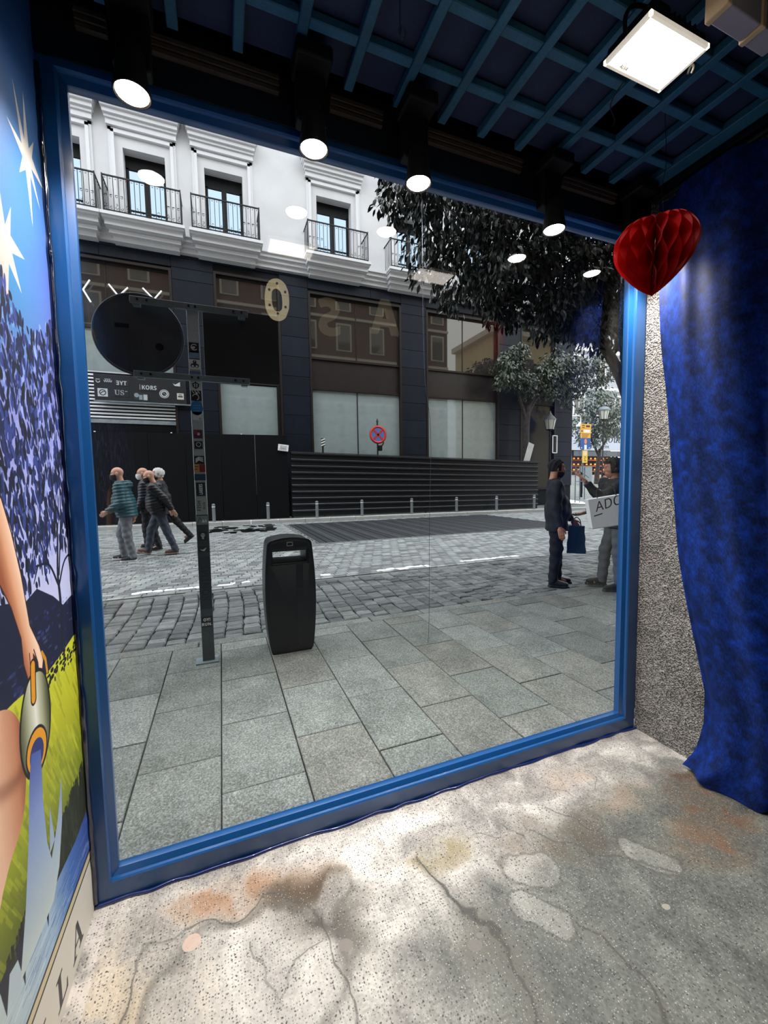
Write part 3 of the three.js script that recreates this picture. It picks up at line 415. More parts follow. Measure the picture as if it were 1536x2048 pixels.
{ // blue velvet curtain along the right wall
  const vt = dtex(512, (u, v) => { const a = fbm(u * 1, v, 24, 4, 91), b = vnoise(u * 256, v * 96, 256, 92), k = 0.55 + 0.9 * Math.max(0, a - 0.3) + 0.35 * (b - 0.5); return [12 * k, 47 * k, 128 * k]; });
  const NU = 150, NV = 70, pos = [], idx = [], uv = [], edge = [[2.74, -1.45], [2.3, -1.425], [2.03, -1.41], [1.5, -1.36], [1.05, -1.295], [0.6, -1.205], [0.4, -1.165], [0.25, -1.165], [0.1, -1.19], [0.012, -1.23]];
  const ez = (y) => { for (let i = 0; i + 1 < edge.length; i++) if (y <= edge[i][0] && y >= edge[i + 1][0]) { const t = (edge[i][0] - y) / (edge[i][0] - edge[i + 1][0]); return edge[i][1] + (edge[i + 1][1] - edge[i][1]) * t; } return -1.2; };
  for (let j = 0; j <= NV; j++) {
    const y = 2.74 + (0.012 - 2.74) * j / NV, z0 = ez(y), low = Math.max(0, 0.16 - y) / 0.16;
    for (let i = 0; i <= NU; i++) {
      const s = i / NU, sp = Math.pow(s, 1.0), z = z0 + (0.9 - z0) * sp;
      const w = s * 15, amp = 0.035 * Math.min(1, 0.25 + s * 12), fold = (1 - 2.2 * Math.pow(Math.abs(Math.sin(w * 1.25 + 0.35 * Math.sin(y * 1.7 + w * 0.3))), 0.8)) * amp * 1.25 + Math.sin(w * 4.7 + 1.3 + 0.5 * Math.sin(y * 1.6)) * 0.011 + Math.sin(w * 9.1 + y * 1.3) * 0.004;
      let x = 2.035 + fold * 0.9 + 0.012 * Math.sin(y * 5 + w);
      x -= low * (0.03 + 0.03 * Math.sin(w * 2.6)) * Math.max(0.2, 1 - s * 2);
      const yy = Math.max(0.004, y + low * 0.02 * Math.sin(w * 3) + (s > 0.04 ? 0 : 0.0));
      pos.push(Math.min(x, 2.1), yy, z + low * 0.03 * Math.sin(w * 4)); uv.push(s * 3.2, y * 1.2);
    }
  }
  for (let j = 0; j < NV; j++) for (let i = 0; i < NU; i++) { const a = j * (NU + 1) + i, b = a + NU + 1; idx.push(a, b, a + 1, b, b + 1, a + 1); }
  const g = new THREE.BufferGeometry(); g.setAttribute('position', new THREE.Float32BufferAttribute(pos, 3)); g.setAttribute('uv', new THREE.Float32BufferAttribute(uv, 2)); g.setIndex(idx); g.computeVertexNormals();
  const c = thing('velvet_curtain', 'crushed blue velvet curtain hanging to the floor along the right wall', 'curtain');
  part('drape', g, phy({ map: vt, roughness: 0.62, specularIntensity: 0.35, sheen: 0.5, sheenColor: '#2458b8', sheenRoughness: 0.4, side: THREE.DoubleSide, bumpMap: vt, bumpScale: 0.006 }), c);
  part('curtain_rail', rod([2.03, 2.745, -1.45], [2.03, 2.745, 0.92], 0.012), M.black, c);
}
// ================================================================ THE STREET: ground
const kerbZ = (x) => -16.1 + 0.084 * x;
{
  const sw = struct('sidewalk', 'grey granite slab sidewalk before the shop');
  part('sidewalk_bed', span(-9, 14, -0.4, -0.052, -4.05, ZW - 0.05), M.joint, sw);
  const pw = 0.392, pl = 0.585, X0 = -0.448;
  const shapes = Array.from({ length: 8 }, () => { const g = block(pw - 0.007, 0.04, pl - 0.007, 0.003); return uvm(g, 1, rnd(), rnd()); });
  const dark = M.slab.map((m) => { const q = m.clone(); q.color.multiplyScalar(0.9); return q; });
  let rest = [];
  for (let i = -14; i < 30; i++) {
    const off = (i & 1) ? 0 : pl / 2;
    for (let k = 0; k < 6; k++) {
      let z1 = -1.665 - off - k * pl + pl * 0.5, z0 = z1 - pl; const x = X0 + (i + 0.5) * pw;
      if (z0 < -3.9) { if (z1 < -3.75) continue; z0 = -3.9; }
      if (z1 > ZW - 0.07) z1 = ZW - 0.07;
      const cut = z1 - z0 < pl - 0.01, seen = x > -1.6 && x < 5.6, g = cut ? uvm(block(pw - 0.007, 0.04, z1 - z0 - 0.007, 0.003), 1, rnd(), rnd()) : shapes[(rnd() * 8) | 0];
      const p = [x + rr(-0.0015, 0.0015), -0.07 + rr(-0.0015, 0.0015), (z0 + z1) / 2];
      if (seen) { const m = part('paving_slab', g, (rnd() < 0.25 ? dark : M.slab)[(rnd() * 5) | 0], sw, p); m.rotation.set(rr(-0.002, 0.002), 0, rr(-0.002, 0.002)); }
      else rest.push(g.clone().translate(...p));
    }
  }
  // long edging stones
  for (let x = -1.9; x < 7.2;) { const l = rr(0.55, 0.95); part('edging_stone', uvm(block(l - 0.01, 0.05, 0.14, 0.006), 1, rnd(), rnd()), M.slab[(rnd() * 5) | 0], sw, [x + l / 2, -0.082, -3.975]); x += l; }
  tag(part('paving_slab_rest', mergeGeometries(rest.map(plain)), M.slab[1], sw), null, null, null, 'stuff');

  // rough setts by the kerb: the 300 nearest one by one, the others together
  const cs = struct('cobbled_strip', 'strip of uneven worn cobbles along the roadside');
  part('cobble_bed', span(-9, 22, -0.4, -0.075, -6.05, -4.05), M.joint, cs);
  const list = []; let row = 0;
  for (let x = -8; x < 16; x += 0.172, row++) {
    const far = x < -1.9 || x > 9;
    for (let z = -4.07 + (row & 1 ? 0 : -0.05); z > -5.9;) { const l = rr(0.1, 0.15); const nx = x + Math.sin(z * 2.1 + x * 0.4) * 0.03; list.push([nx, z - l / 2, l, far]); z -= l + 0.004; }
  }
  const inView = (x, z) => x > -1.75 + (z + 4) * 0.42 && x < 8.2 && z > -6.1;
  list.sort((a, b) => Math.hypot(a[0], a[1]) - Math.hypot(b[0], b[1]));
  const variants = Array.from({ length: 14 }, (_, i) => uvm(block(0.158, 0.06, 0.105 + (i % 7) * 0.007, 0.012, 0.006), 2, rnd(), rnd()));
  const others = M.sett.map(() => []); let n = 0;
  for (const [x, z, l] of list) {
    const v = variants[Math.min(6, Math.max(0, Math.round((l - 0.105) / 0.007))) + (rnd() < 0.5 ? 0 : 7)], k = (rnd() * 5) | 0, y = -0.104 + rr(-0.008, 0.006), rot = [rr(-0.05, 0.05), rr(-0.05, 0.05), rr(-0.05, 0.05)];
    if (inView(x, z) && n < 300) { const m = part('cobblestone', v, M.sett[k], cs, [x, y, z]); m.rotation.set(...rot); n++; }
    else others[k].push(new THREE.Matrix4().compose(V(x, y, z), new THREE.Quaternion().setFromEuler(new THREE.Euler(...rot)), V(1, 1, l / 0.125)));
  }
  others.forEach((ms, k) => { const im = new THREE.InstancedMesh(variants[3 + k], M.sett[k], ms.length); ms.forEach((m, i) => im.setMatrixAt(i, m)); im.name = 'cobblestone_rest'; im.userData.kind = 'stuff'; cs.add(im); });

  // road
  const rd = struct('road', 'grey sett paved street');
  part('road_bed', quads([[[-34, -0.085, kerbZ(-34)], [-34, -0.085, -6.0], [34, -0.085, -6.0], [34, -0.085, kerbZ(34)]]]), M.joint, rd);
  for (let x = -2.6; x < 8.4;) { const l = rr(0.5, 1.0); part('channel_stone', uvm(block(l - 0.012, 0.05, 0.15, 0.006), 1, rnd(), rnd()), M.slab[(rnd() * 5) | 0], rd, [x + l / 2, -0.115, -6.03]); x += l; }
  const rs = M.sett.map(() => []), flat = Array.from({ length: 5 }, () => uvm(block(0.196, 0.05, 0.112, 0.005, 0.002), 2, rnd(), rnd()));
  row = 0;
  for (let z = -6.19; z > -17.2; z -= 0.12, row++) {
    const w0 = -0.45 * -z - 0.8, w1 = 1.02 * -z + 1.5;
    for (let x = w0 + (row & 1 ? 0.1 : 0); x < w1; x += 0.203) {
      if (z - 0.08 < kerbZ(x) + 0.12) continue;
      if (z < -9.75 && z > -14.95 && x > 2.12 && x < 10.6) continue;
      rs[(rnd() * 5) | 0].push(new THREE.Matrix4().compose(V(x + rr(-0.003, 0.003), -0.109 + rr(-0.002, 0.002), z), new THREE.Quaternion().setFromEuler(new THREE.Euler(rr(-0.015, 0.015), rr(-0.01, 0.01), rr(-0.015, 0.015))), V(1, 1, 1)));
    }
  }
  const paler = M.sett.map((m) => { const q = m.clone(); q.color.multiplyScalar(1.75); return q; });  // road setts in a paler grey than the roadside cobbles
  rs.forEach((ms, k) => { const im = new THREE.InstancedMesh(flat[k], paler[k], ms.length); ms.forEach((m, i) => im.setMatrixAt(i, m)); im.name = 'road_sett'; im.userData.kind = 'stuff'; rd.add(im); });
  // dark ribbed paving across the carriageway
  const strip = [std({ map: T.dark, color: '#33363a', roughness: 0.7 }), std({ map: T.dark, color: '#2c2f33', roughness: 0.7 }), std({ map: T.dark, color: '#3a3d41', roughness: 0.7 })];
  const pale = std({ map: T.granite, color: '#dddddd', roughness: 0.8 });
  part('ribbed_bed', span(2.12, 10.6, -0.11, -0.078, -14.9, -9.8), M.joint, rd);
  for (let i = 0; i < 44; i++) { const x = 2.2 + i * 0.19; part('dark_paving_strip', block(0.158, 0.024, 5.0, 0.004), strip[i % 3], rd, [x + 0.09, -0.08, -12.35]); }
  for (let i = 0; i < 12; i++) part('pale_joint_strip', span(-0.014, 0.014, 0, 0.022, -2.5, 2.5), pale, rd, [2.18 + i * 0.57, -0.08, -12.35]);
  part('edge_strip', span(2.1, 10.6, -0.1, -0.054, -9.8, -9.68), pale, rd); part('edge_strip', span(2.02, 2.12, -0.1, -0.054, -14.95, -9.68), pale, rd);
  part('edge_strip', span(-6, 2.1, -0.1, -0.055, -9.8, -9.7), pale, rd);
  for (let i = 0; i < 17; i++) { const x = -3.2 + i * 0.36, l = rr(1.6, 3.0); part('mortar_line', span(-0.009, 0.009, 0, 0.004, -l / 2, l / 2), M.slab[2], rd, [x, -0.0595, -9.6 + l / 2 + rr(0, 0.3)]); }
  // worn white road paint, chipped to islands
  const dash = (x0, x1, z, w) => {
    const gs = []; for (let x = x0; x < x1;) { const l = Math.min(rr(0.06, 0.24), x1 - x); const xx = x; x += l * rr(0.82, 1.05); if (l < 0.04 || rnd() < 0.14) continue; const s = new THREE.Shape(), n = 9; for (let i = 0; i < n; i++) { const a = i / n * 6.283, px = Math.sign(Math.cos(a)) * Math.min(1, Math.abs(Math.cos(a)) * 1.5) * l / 2 * rr(0.7, 1.15), py = Math.sign(Math.sin(a)) * Math.min(1, Math.abs(Math.sin(a)) * 1.5) * w / 2 * rr(0.35, 1.1); i ? s.lineTo(px, py) : s.moveTo(px, py); } gs.push(new THREE.ExtrudeGeometry(s, { depth: 0.004, bevelEnabled: false }).rotateX(-Math.PI / 2).translate(xx + l / 2, -0.058, z + rr(-0.03, 0.03))); }
    part('white_dash', uvm(merge(gs)), M.white, rd);
  };
  dash(-1.4, 0.34, -6.36, 0.15); dash(1.4, 1.62, -6.36, 0.13); dash(2.33, 3.42, -6.27, 0.17); dash(4.0, 5.35, -6.33, 0.15); dash(-4.2, -2.2, -6.36, 0.15);
    // tarred patch
  { const gs = []; for (let i = 0; i < 60; i++) gs.push(span(0, rr(0.12, 0.4), 0, 0.004, 0, rr(0.1, 0.4)).translate(-0.5 + rr(0, 1.9), -0.056, -14.2 + rr(-1.3, 1.0))); part('tar_patch', merge(gs), M.black, rd); }

  // far sidewalk and its kerb, turned a little to the street
  const fs = struct('far_sidewalk', 'narrow sidewalk and pale kerb across the street');
  part('pavement', quads([[[-34, 0.05, kerbZ(-34) - 0.3], [18.6, 0.05, kerbZ(18.6) - 0.3], [18.6, 0.05, -18], [-34, 0.05, -22]], [[18.6, 0.05, kerbZ(18.6) - 0.3], [18.6, 0.05, -18], [18.6, -0.4, -18], [18.6, -0.4, kerbZ(18.6) - 0.3]]]), M.slab[1], fs);
  for (let x = -12; x < 22; x += 1.0) { const m = part('kerb_stone', uvm(block(0.99, 0.2, 0.3, 0.012), 1, rnd(), rnd()), M.kerb, fs, [x + 0.5, -0.148, kerbZ(x + 0.5) - 0.15]); m.rotation.y = -Math.atan(0.084); }
  // plaza beyond the corner, rising gently
  const pz = struct('plaza', 'pale rising pavement of the side street');
  part('pavement', quads([[[34, -0.08, 4], [34, -0.08, kerbZ(18)], [14, -0.08, kerbZ(14)], [14, -0.08, 4]].reverse(), [[18.2, 0.02, kerbZ(18.2) - 0.3], [34, 0.1, -14.6], [56, 1.9, -34], [18.2, 1.9, -34]]]), M.slab[2], pz);
  for (let i = 0; i < 9; i++) part('paving_joint', quads([[[18.3, 0.12 + i * 0.19, -16.6 - i * 1.9], [50, 0.12 + i * 0.19, -16.6 - i * 1.9], [50, 0.13 + i * 0.19, -16.7 - i * 1.9], [18.3, 0.13 + i * 0.19, -16.7 - i * 1.9]]]), M.slab[3], pz, [0, 0.012, 0]);
}
{ // bollards
  const lathe = new THREE.LatheGeometry([[0, 0], [0.07, 0], [0.07, 0.03], [0.058, 0.04], [0.058, 0.5], [0.05, 0.51], [0.05, 0.525], [0.06, 0.535], [0.06, 0.57], [0.052, 0.58], [0.052, 0.592], [0.06, 0.6], [0.058, 0.65], [0.03, 0.668], [0, 0.672]].map(([a, b]) => new THREE.Vector2(a, b)), 14);
  const body = lathe, m = std({ map: T.dark, color: '#868c90', roughness: 0.6, metalness: 0.1 });
  const ring = new THREE.CylinderGeometry(0.0605, 0.0605, 0.03, 14).translate(0, 0.553, 0);
  const say = ['grey metal bollard by the black hoarding, beside the sign post', 'grey metal bollard by the black hoarding, near the fence end', 'grey metal bollard before the ribbed fence, just right of the litter bin', 'grey metal bollard before the ribbed fence, second right of the litter bin', 'grey metal bollard before the ribbed fence, left of the hanging thread', 'grey metal bollard before the ribbed fence, right of the hanging thread', 'grey metal bollard before the ribbed fence, second from its right end', 'grey metal bollard by the right end of the ribbed fence'];
  [-0.29, 1.64, 3.5, 5.33, 7.5, 9.6, 11.6, 13.6].forEach((x, i) => { const t = thing('bollard', say[i], 'bollard', [x, 0.05, kerbZ(x) - 0.22], 0, 'bollards along the far kerb'); part('post', body, m, t); part('band', ring, M.white, t); });
}
{ // ribbed steel fence
  const t = thing('site_fence', 'black ribbed steel site fence before the dark shop front', 'fence');
  const A = [2.62, -16.5], B = [14.1, -15.52], yA = [0.1, 2.66], yB = [0.08, 2.27], n = 10, ang = Math.atan2(-(B[1] - A[1]), B[0] - A[0]), L = Math.hypot(B[0] - A[0], B[1] - A[1]);
  const P = (s, k, out) => { const y = (yA[0] + (yA[1] - yA[0]) * k) * (1 - s) + (yB[0] + (yB[1] - yB[0]) * k) * s; return [A[0] + (B[0] - A[0]) * s - Math.sin(-ang) * out * -1 * 0, y, A[1] + (B[1] - A[1]) * s + out]; };
  const highlightm = std({ color: '#6f7277', roughness: 0.5 });  // sky light caught by the ridge tops, put into a paler colour
  const ribm = std({ color: '#121317', roughness: 0.45 });
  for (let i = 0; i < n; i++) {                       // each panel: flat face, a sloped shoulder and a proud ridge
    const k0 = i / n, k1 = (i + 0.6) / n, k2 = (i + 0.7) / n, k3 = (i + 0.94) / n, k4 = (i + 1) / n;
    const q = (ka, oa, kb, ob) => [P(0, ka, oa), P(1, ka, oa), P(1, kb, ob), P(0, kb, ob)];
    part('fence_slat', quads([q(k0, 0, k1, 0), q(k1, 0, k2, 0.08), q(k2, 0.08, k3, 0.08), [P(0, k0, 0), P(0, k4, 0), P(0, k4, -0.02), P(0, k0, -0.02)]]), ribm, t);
    part('ridge_highlight', quads([q(k3, 0.08, k4, 0)]), highlightm, t);
  }
  const cap = std({ color: '#3a3c42', roughness: 0.4, metalness: 0.4 });
  part('top_cap', quads([[P(0, 1, 0.06), P(1, 1, 0.06), P(1, 1.012, 0.06), P(0, 1.012, 0.06)], [P(0, 1.012, 0.06), P(1, 1.012, 0.06), P(1, 1.012, -0.04), P(0, 1.012, -0.04)]]), cap, t);
  for (const s of [0, 0.5, 0.999]) { const [x, y, z] = P(s, 0, 0); part('fence_post', box(0.07, (s < 0.3 ? 2.7 : 2.45) - (s > 0.9 ? 0.2 : 0), 0.07, x, (s < 0.3 ? 1.4 : s > 0.9 ? 1.17 : 1.27), z - 0.06), M.black, t); }
  // black plywood hoarding on the left
  const h = thing('hoarding', 'tall black painted plywood hoarding behind the walking men', 'hoarding');
  for (let i = 0; i < 7; i++) { const x0 = 2.5 - (i + 1) * 1.22, z = kerbZ(x0 + 0.6) - 0.62; const m = part('hoarding_panel', rbox(1.212, 3.25, 0.03, 0.004, 1), M.hoard, h, [x0 + 0.61, 1.69, z]); m.rotation.y = -Math.atan(0.084); }
  for (let i = 0; i < 3; i++) part('batten_edge', box(0.05, 0.03, 0.05, -4 + i * 2.4, 3.33, kerbZ(-4 + i * 2.4) - 0.6), M.white, h);
  const np = thing('paper_notice', 'crumpled white paper notice stuck at the top of the black hoarding', 'notice', [2.32, 2.82, -16.42]);
  const pg = new THREE.PlaneGeometry(0.4, 0.25, 6, 4), pp = pg.attributes.position; for (let i = 0; i < pp.count; i++) pp.setZ(i, rr(0, 0.03)); pg.computeVertexNormals(); part('paper', merge([pg, box(0.38, 0.23, 0.01, 0, 0, -0.012)]), M.white, np);
  const lines = []; for (let i = 0; i < 4; i++) lines.push(box(0.26, 0.012, 0.004, 0, 0.07 - i * 0.045, 0.032)); part('text_line', merge(lines), std({ color: '#8b8b8b' }), np); np.rotation.z = -0.12;
  const bd = thing('white_board', 'white board leaning against the tree behind the fence end', 'board', [13.7, 2.0, -15.95]); part('board_sheet', rbox(0.34, 1.4, 0.03, 0.005), std({ map: T.plaster, color: '#c8c8c4', roughness: 0.8 }), bd, [0, 0.55, 0]); bd.rotation.z = -0.32;
}
{ // litter bin
  const t = thing('litter_bin', 'dark plastic litter bin with a slot opening on the sidewalk', 'litter bin', [0.512, -0.03, -3.6]);
  const W = 0.195, Hh = 0.985;
  const outline = (k, b) => { const s = new THREE.Shape(); s.moveTo(-W * 0.86 + k, b); s.bezierCurveTo(-W * 0.93 + k, 0.03, -W - 0.012 + k, 0.3, -W - 0.012 + k, 0.5); s.bezierCurveTo(-W - 0.012 + k, 0.7, -W * 0.97 + k, 0.85, -W * 0.93 + k, Hh - 0.06 - k); s.quadraticCurveTo(-W * 0.9 + k, Hh - 0.03 - k, -W * 0.75, Hh - 0.022 - k); s.quadraticCurveTo(0, Hh + 0.022 - k, W * 0.75, Hh - 0.022 - k); s.quadraticCurveTo(W * 0.9 - k, Hh - 0.03 - k, W * 0.93 - k, Hh - 0.06 - k); s.bezierCurveTo(W * 0.97 - k, 0.85, W + 0.012 - k, 0.7, W + 0.012 - k, 0.5); s.bezierCurveTo(W + 0.012 - k, 0.3, W * 0.93 - k, 0.03, W * 0.86 - k, b); s.closePath(); return s; };
  const slot = (a, b, c, r) => { const s = new THREE.Path(); s.moveTo(-a + r, b); s.lineTo(a - r, b); s.quadraticCurveTo(a, b, a, b + r); s.lineTo(a, c - r); s.quadraticCurveTo(a, c, a - r, c); s.lineTo(-a + r, c); s.quadraticCurveTo(-a, c, -a, c - r); s.lineTo(-a, b + r); s.quadraticCurveTo(-a, b, -a + r, b); return s; };
  const bm = std({ map: T.dark, color: '#1b1f25', roughness: 0.42 }), inner = std({ map: T.dark, color: '#1b1e24', roughness: 0.5 });
  const a = outline(0.012, 0.0); a.holes.push(slot(0.15, 0.765, 0.88, 0.014));
  part('bin_body', toCreasedNormals(new THREE.ExtrudeGeometry(a, { depth: 0.27, bevelEnabled: true, bevelThickness: 0.02, bevelSize: 0.012, bevelSegments: 3, curveSegments: 10 }).translate(0, 0, -0.135), 0.5), bm, t);
  const f = outline(0.024, 0.03); f.holes.push(slot(0.16, 0.75, 0.893, 0.016));
  part('front_panel', toCreasedNormals(new THREE.ExtrudeGeometry(f, { depth: 0.006, bevelEnabled: true, bevelThickness: 0.006, bevelSize: 0.006, bevelSegments: 2, curveSegments: 10 }).translate(0, 0, 0.155), 0.5), inner, t);
  part('rib_strip', rbox(0.06, 0.72, 0.008, 0.004).translate(0.075, 0.4, 0.166), inner, t);
  const rim = outline(0.0, 0.02), hole = outline(0.02, 0.04); rim.holes.push(new THREE.Path(hole.getPoints(12)));
  part('front_rim', toCreasedNormals(new THREE.ExtrudeGeometry(rim, { depth: 0.018, bevelEnabled: true, bevelThickness: 0.004, bevelSize: 0.004, bevelSegments: 2, curveSegments: 10 }).translate(0, 0, 0.142), 0.5), bm, t);
  part('shade_lip', rbox(0.31, 0.018, 0.05, 0.006).translate(0, 0.75, 0.14), inner, t);
  part('ash_plate', merge([box(0.052, 0.008, 0.01, 0, 0.946, 0.172), box(0.052, 0.006, 0.01, 0, 0.918, 0.172), box(0.007, 0.03, 0.01, -0.0225, 0.932, 0.172), box(0.007, 0.03, 0.01, 0.0225, 0.932, 0.172)]), std({ color: '#b9bcbc', roughness: 0.35, metalness: 0.8 }), t);
  part('foot', rbox(0.28, 0.03, 0.2, 0.006).translate(0, 0.012, 0), M.black, t);
}
{ // sign post with the backs of two signs, and its stickers
  const t = thing('sign_post', 'stickered grey steel sign post holding the backs of two traffic signs', 'sign post', [-0.15, -0.03, -3.56]);
  part('post', rbox(0.086, 2.82, 0.05, 0.006).translate(0, 1.41, 0), std({ map: tile(T.dark, 1, 0.6), color: '#c3ced5', roughness: 0.5, metalness: 0.05 }), t);
  part('lower_sleeve', rbox(0.09, 1.2, 0.054, 0.005).translate(0, 0.6, 0), std({ map: T.dark, color: '#565d63', roughness: 0.55, metalness: 0.05 }), t);
  part('foot_plate', rbox(0.17, 0.012, 0.13, 0.003).translate(-0.01, 0.004, 0), M.galv, t);
  const back = std({ map: T.dark, color: '#4b525a', roughness: 0.5, metalness: 0.2 });
  const d = part('round_sign', merge([new THREE.CylinderGeometry(0.296, 0.296, 0.012, 56).rotateX(Math.PI / 2), new THREE.TorusGeometry(0.296, 0.009, 8, 56).translate(0, 0, 0.003)]), back, t, [-0.372, 2.565, -0.045]); d.userData.label = 'back of a round sign';
  part('dark_stain', new THREE.CylinderGeometry(0.026, 0.03, 0.004, 10).rotateX(Math.PI / 2), M.black, d, [0.13, -0.075, 0.008]); part('torn_tape', box(0.09, 0.028, 0.004), M.black, d, [-0.11, 0.055, 0.008]);
  const q = new THREE.Shape(), R = 0.02, w = 0.288, h = 0.278; q.moveTo(-w + R, -h); q.lineTo(w - R, -h); q.quadraticCurveTo(w, -h, w, -h + R); q.lineTo(w, h - R); q.quadraticCurveTo(w, h, w - R, h); q.lineTo(-w + R, h); q.quadraticCurveTo(-w, h, -w, h - R); q.lineTo(-w, -h + R); q.quadraticCurveTo(-w, -h, -w + R, -h);
  const rs = part('square_sign', new THREE.ExtrudeGeometry(q, { depth: 0.012, bevelEnabled: true, bevelThickness: 0.004, bevelSize: 0.004, bevelSegments: 2 }), std({ map: T.dark, color: '#2b2f35', roughness: 0.45 }), t, [0.36, 2.55, -0.055]); rs.userData.label = 'back of a square sign';
  for (const [y, x0, x1] of [[2.785, -0.41, 0.405], [2.256, -0.41, 0.4]]) {
    const b = part('sign_bracket', rbox(x1 - x0, 0.045, 0.03, 0.003).translate((x0 + x1) / 2, y, 0.04), M.galv, t);
    for (const x of [x0 + 0.05, x0 + 0.11, -0.022, 0.022, x1 - 0.11, x1 - 0.05]) part('bolt', new THREE.CylinderGeometry(0.009, 0.009, 0.012, 6).rotateX(Math.PI / 2).translate(x, y, 0.058), M.iron, b);
    for (const x of [-0.372, 0.36]) part('clip', rbox(0.05, 0.06, 0.05, 0.004).translate(x, y, -0.0), M.galv, b);
  }
  const S = (w, h, y, pw, ph, fn, rot = 0, lab) => { const m = part('sticker', print(w, h, pw, ph, fn), printMat, t, [0, y + 0.03, 0.0285]); m.rotation.z = rot; if (lab) m.userData.label = lab; };
  const bg = (c, w, h, f) => { c.fillStyle = f; c.fillRect(0, 0, w, h); };
  S(0.068, 0.075, 2.458, 72, 80, (c, w, h) => { bg(c, w, h, '#15161a'); c.strokeStyle = '#d8dcdc'; c.lineWidth = 6; c.beginPath(); c.arc(38, 36, 22, 0.6, 5.6); c.stroke(); c.beginPath(); c.moveTo(14, 40); c.lineTo(44, 34); c.stroke(); c.beginPath(); c.arc(32, 40, 7, 0, 7); c.stroke(); }, 0, 'black sticker with a pale ring');
  S(0.078, 0.06, 2.4, 40, 30, (c, w, h) => bg(c, w, h, '#6f8ba8'));
  S(0.074, 0.083, 2.335, 76, 84, (c, w, h) => { bg(c, w, h, '#c9cdcb'); c.fillStyle = '#1c1d20'; for (const [x, y, r] of [[38, 26, 13], [24, 54, 15], [52, 54, 15], [38, 44, 12]]) { c.beginPath(); c.arc(x, y, r, 0, 7); c.fill(); } c.fillStyle = '#d7dad8'; for (const [x, y, r] of [[24, 58, 8], [52, 58, 8], [38, 22, 4]]) { c.beginPath(); c.arc(x, y, r, 0, 7); c.fill(); } }, 0, 'pale sticker with dark round blobs');
  S(0.08, 0.05, 2.255, 40, 26, (c, w, h) => bg(c, w, h, '#5b6f9c'));
  S(0.074, 0.076, 2.172, 76, 78, (c, w, h) => { bg(c, w, h, '#bfc4c2'); c.strokeStyle = '#1b1c20'; c.lineWidth = 7; c.beginPath(); c.arc(38, 38, 20, 0, 7); c.stroke(); c.beginPath(); c.moveTo(38, 8); c.lineTo(38, 66); c.moveTo(14, 24); c.lineTo(26, 44); c.moveTo(62, 24); c.lineTo(50, 44); c.stroke(); });
  S(0.074, 0.078, 2.096, 76, 80, (c, w, h) => { bg(c, w, h, '#17181b'); c.strokeStyle = '#d2d6d4'; c.lineWidth = 6; c.beginPath(); c.arc(34, 52, 22, 3.4, 7.5); c.stroke(); for (let i = 0; i < 3; i++) { c.beginPath(); c.moveTo(8 + i * 20, 2); c.lineTo(24 + i * 20, 24); c.stroke(); } c.beginPath(); c.arc(42, 22, 5, 0, 7); c.stroke(); });
  const blue = part('sticker', new THREE.CylinderGeometry(0.048, 0.048, 0.003, 32).rotateX(Math.PI / 2).scale(0.92, 1.15, 1), std({ color: '#1c6ea6', roughness: 0.5 }), t, [0.0, 2.03, 0.028]); blue.userData.label = 'round blue sticker';
  for (let i = 0; i < 3; i++) part('scratch', box(0.06 - i * 0.01, 0.006, 0.002, 0, 0, 0), std({ color: '#4c96c4' }), blue, [0, 0.02 - i * 0.02, 0.002]);
  S(0.066, 0.062, 1.94, 66, 62, (c, w, h) => { bg(c, w, h, '#c4c8c4'); c.fillStyle = '#555a5a'; c.font = 'bold 20px sans-serif'; c.fillText('N', 44, 58); });
  S(0.062, 0.066, 1.8, 62, 66, (c, w, h) => { bg(c, w, h, '#4a1c38'); c.fillStyle = '#c4a6b4'; c.beginPath(); c.arc(34, 32, 11, 0, 7); c.fill(); c.fillStyle = '#7a2a52'; c.fillRect(4, 4, 22, 30); }, 0, 'purple sticker');
  S(0.058, 0.06, 1.715, 60, 62, (c, w, h) => { bg(c, w, h, '#16181b'); c.strokeStyle = '#b9c0c0'; c.lineWidth = 5; c.beginPath(); c.arc(30, 26, 16, 0, 7); c.stroke(); c.beginPath(); c.moveTo(22, 40); c.lineTo(38, 44); c.stroke(); });
  S(0.072, 0.06, 1.6, 74, 62, (c, w, h) => { bg(c, w, h, '#121316'); c.strokeStyle = '#c8cccc'; c.lineWidth = 8; for (let i = 0; i < 3; i++) { c.beginPath(); c.moveTo(10, 50 - i * 12); c.lineTo(34, 30 - i * 10); c.lineTo(66, 44 - i * 14); c.stroke(); } });
  S(0.08, 0.06, 1.535, 80, 60, (c, w, h) => { bg(c, w, h, '#7a1c24'); c.fillStyle = '#b98a3e'; c.fillRect(0, 0, 38, 60); c.fillStyle = '#5d4a2a'; c.fillRect(6, 14, 26, 8); c.fillRect(6, 34, 20, 8); }, 0, 'red and yellow sticker');
  S(0.082, 0.05, 1.465, 40, 26, (c, w, h) => bg(c, w, h, '#223a52'));
  S(0.076, 0.118, 1.37, 84, 130, (c, w, h) => { bg(c, w, h, '#20242a'); c.save(); c.translate(w / 2, h / 2); c.rotate(-Math.PI / 2); c.scale(1, 1.5); c.fillStyle = '#e8eaea'; c.font = 'bold 26px sans-serif'; c.textAlign = 'center'; c.fillText('LAKERS', 0, 10); c.restore(); c.strokeStyle = '#e8eaea'; c.lineWidth = 3; c.strokeRect(4, 4, w - 8, h - 8); }, 0, 'dark sticker with upright white lettering');
  S(0.08, 0.135, 1.24, 84, 140, (c, w, h) => { bg(c, w, h, '#98a29c'); c.save(); c.translate(w / 2, h / 2); c.rotate(-Math.PI / 2); c.fillStyle = '#3c4442'; c.font = 'bold 40px sans-serif'; c.textAlign = 'center'; c.fillText('FISH', 0, -4); c.font = 'bold 24px sans-serif'; c.fillText('BLUE', 0, 28); c.restore(); });
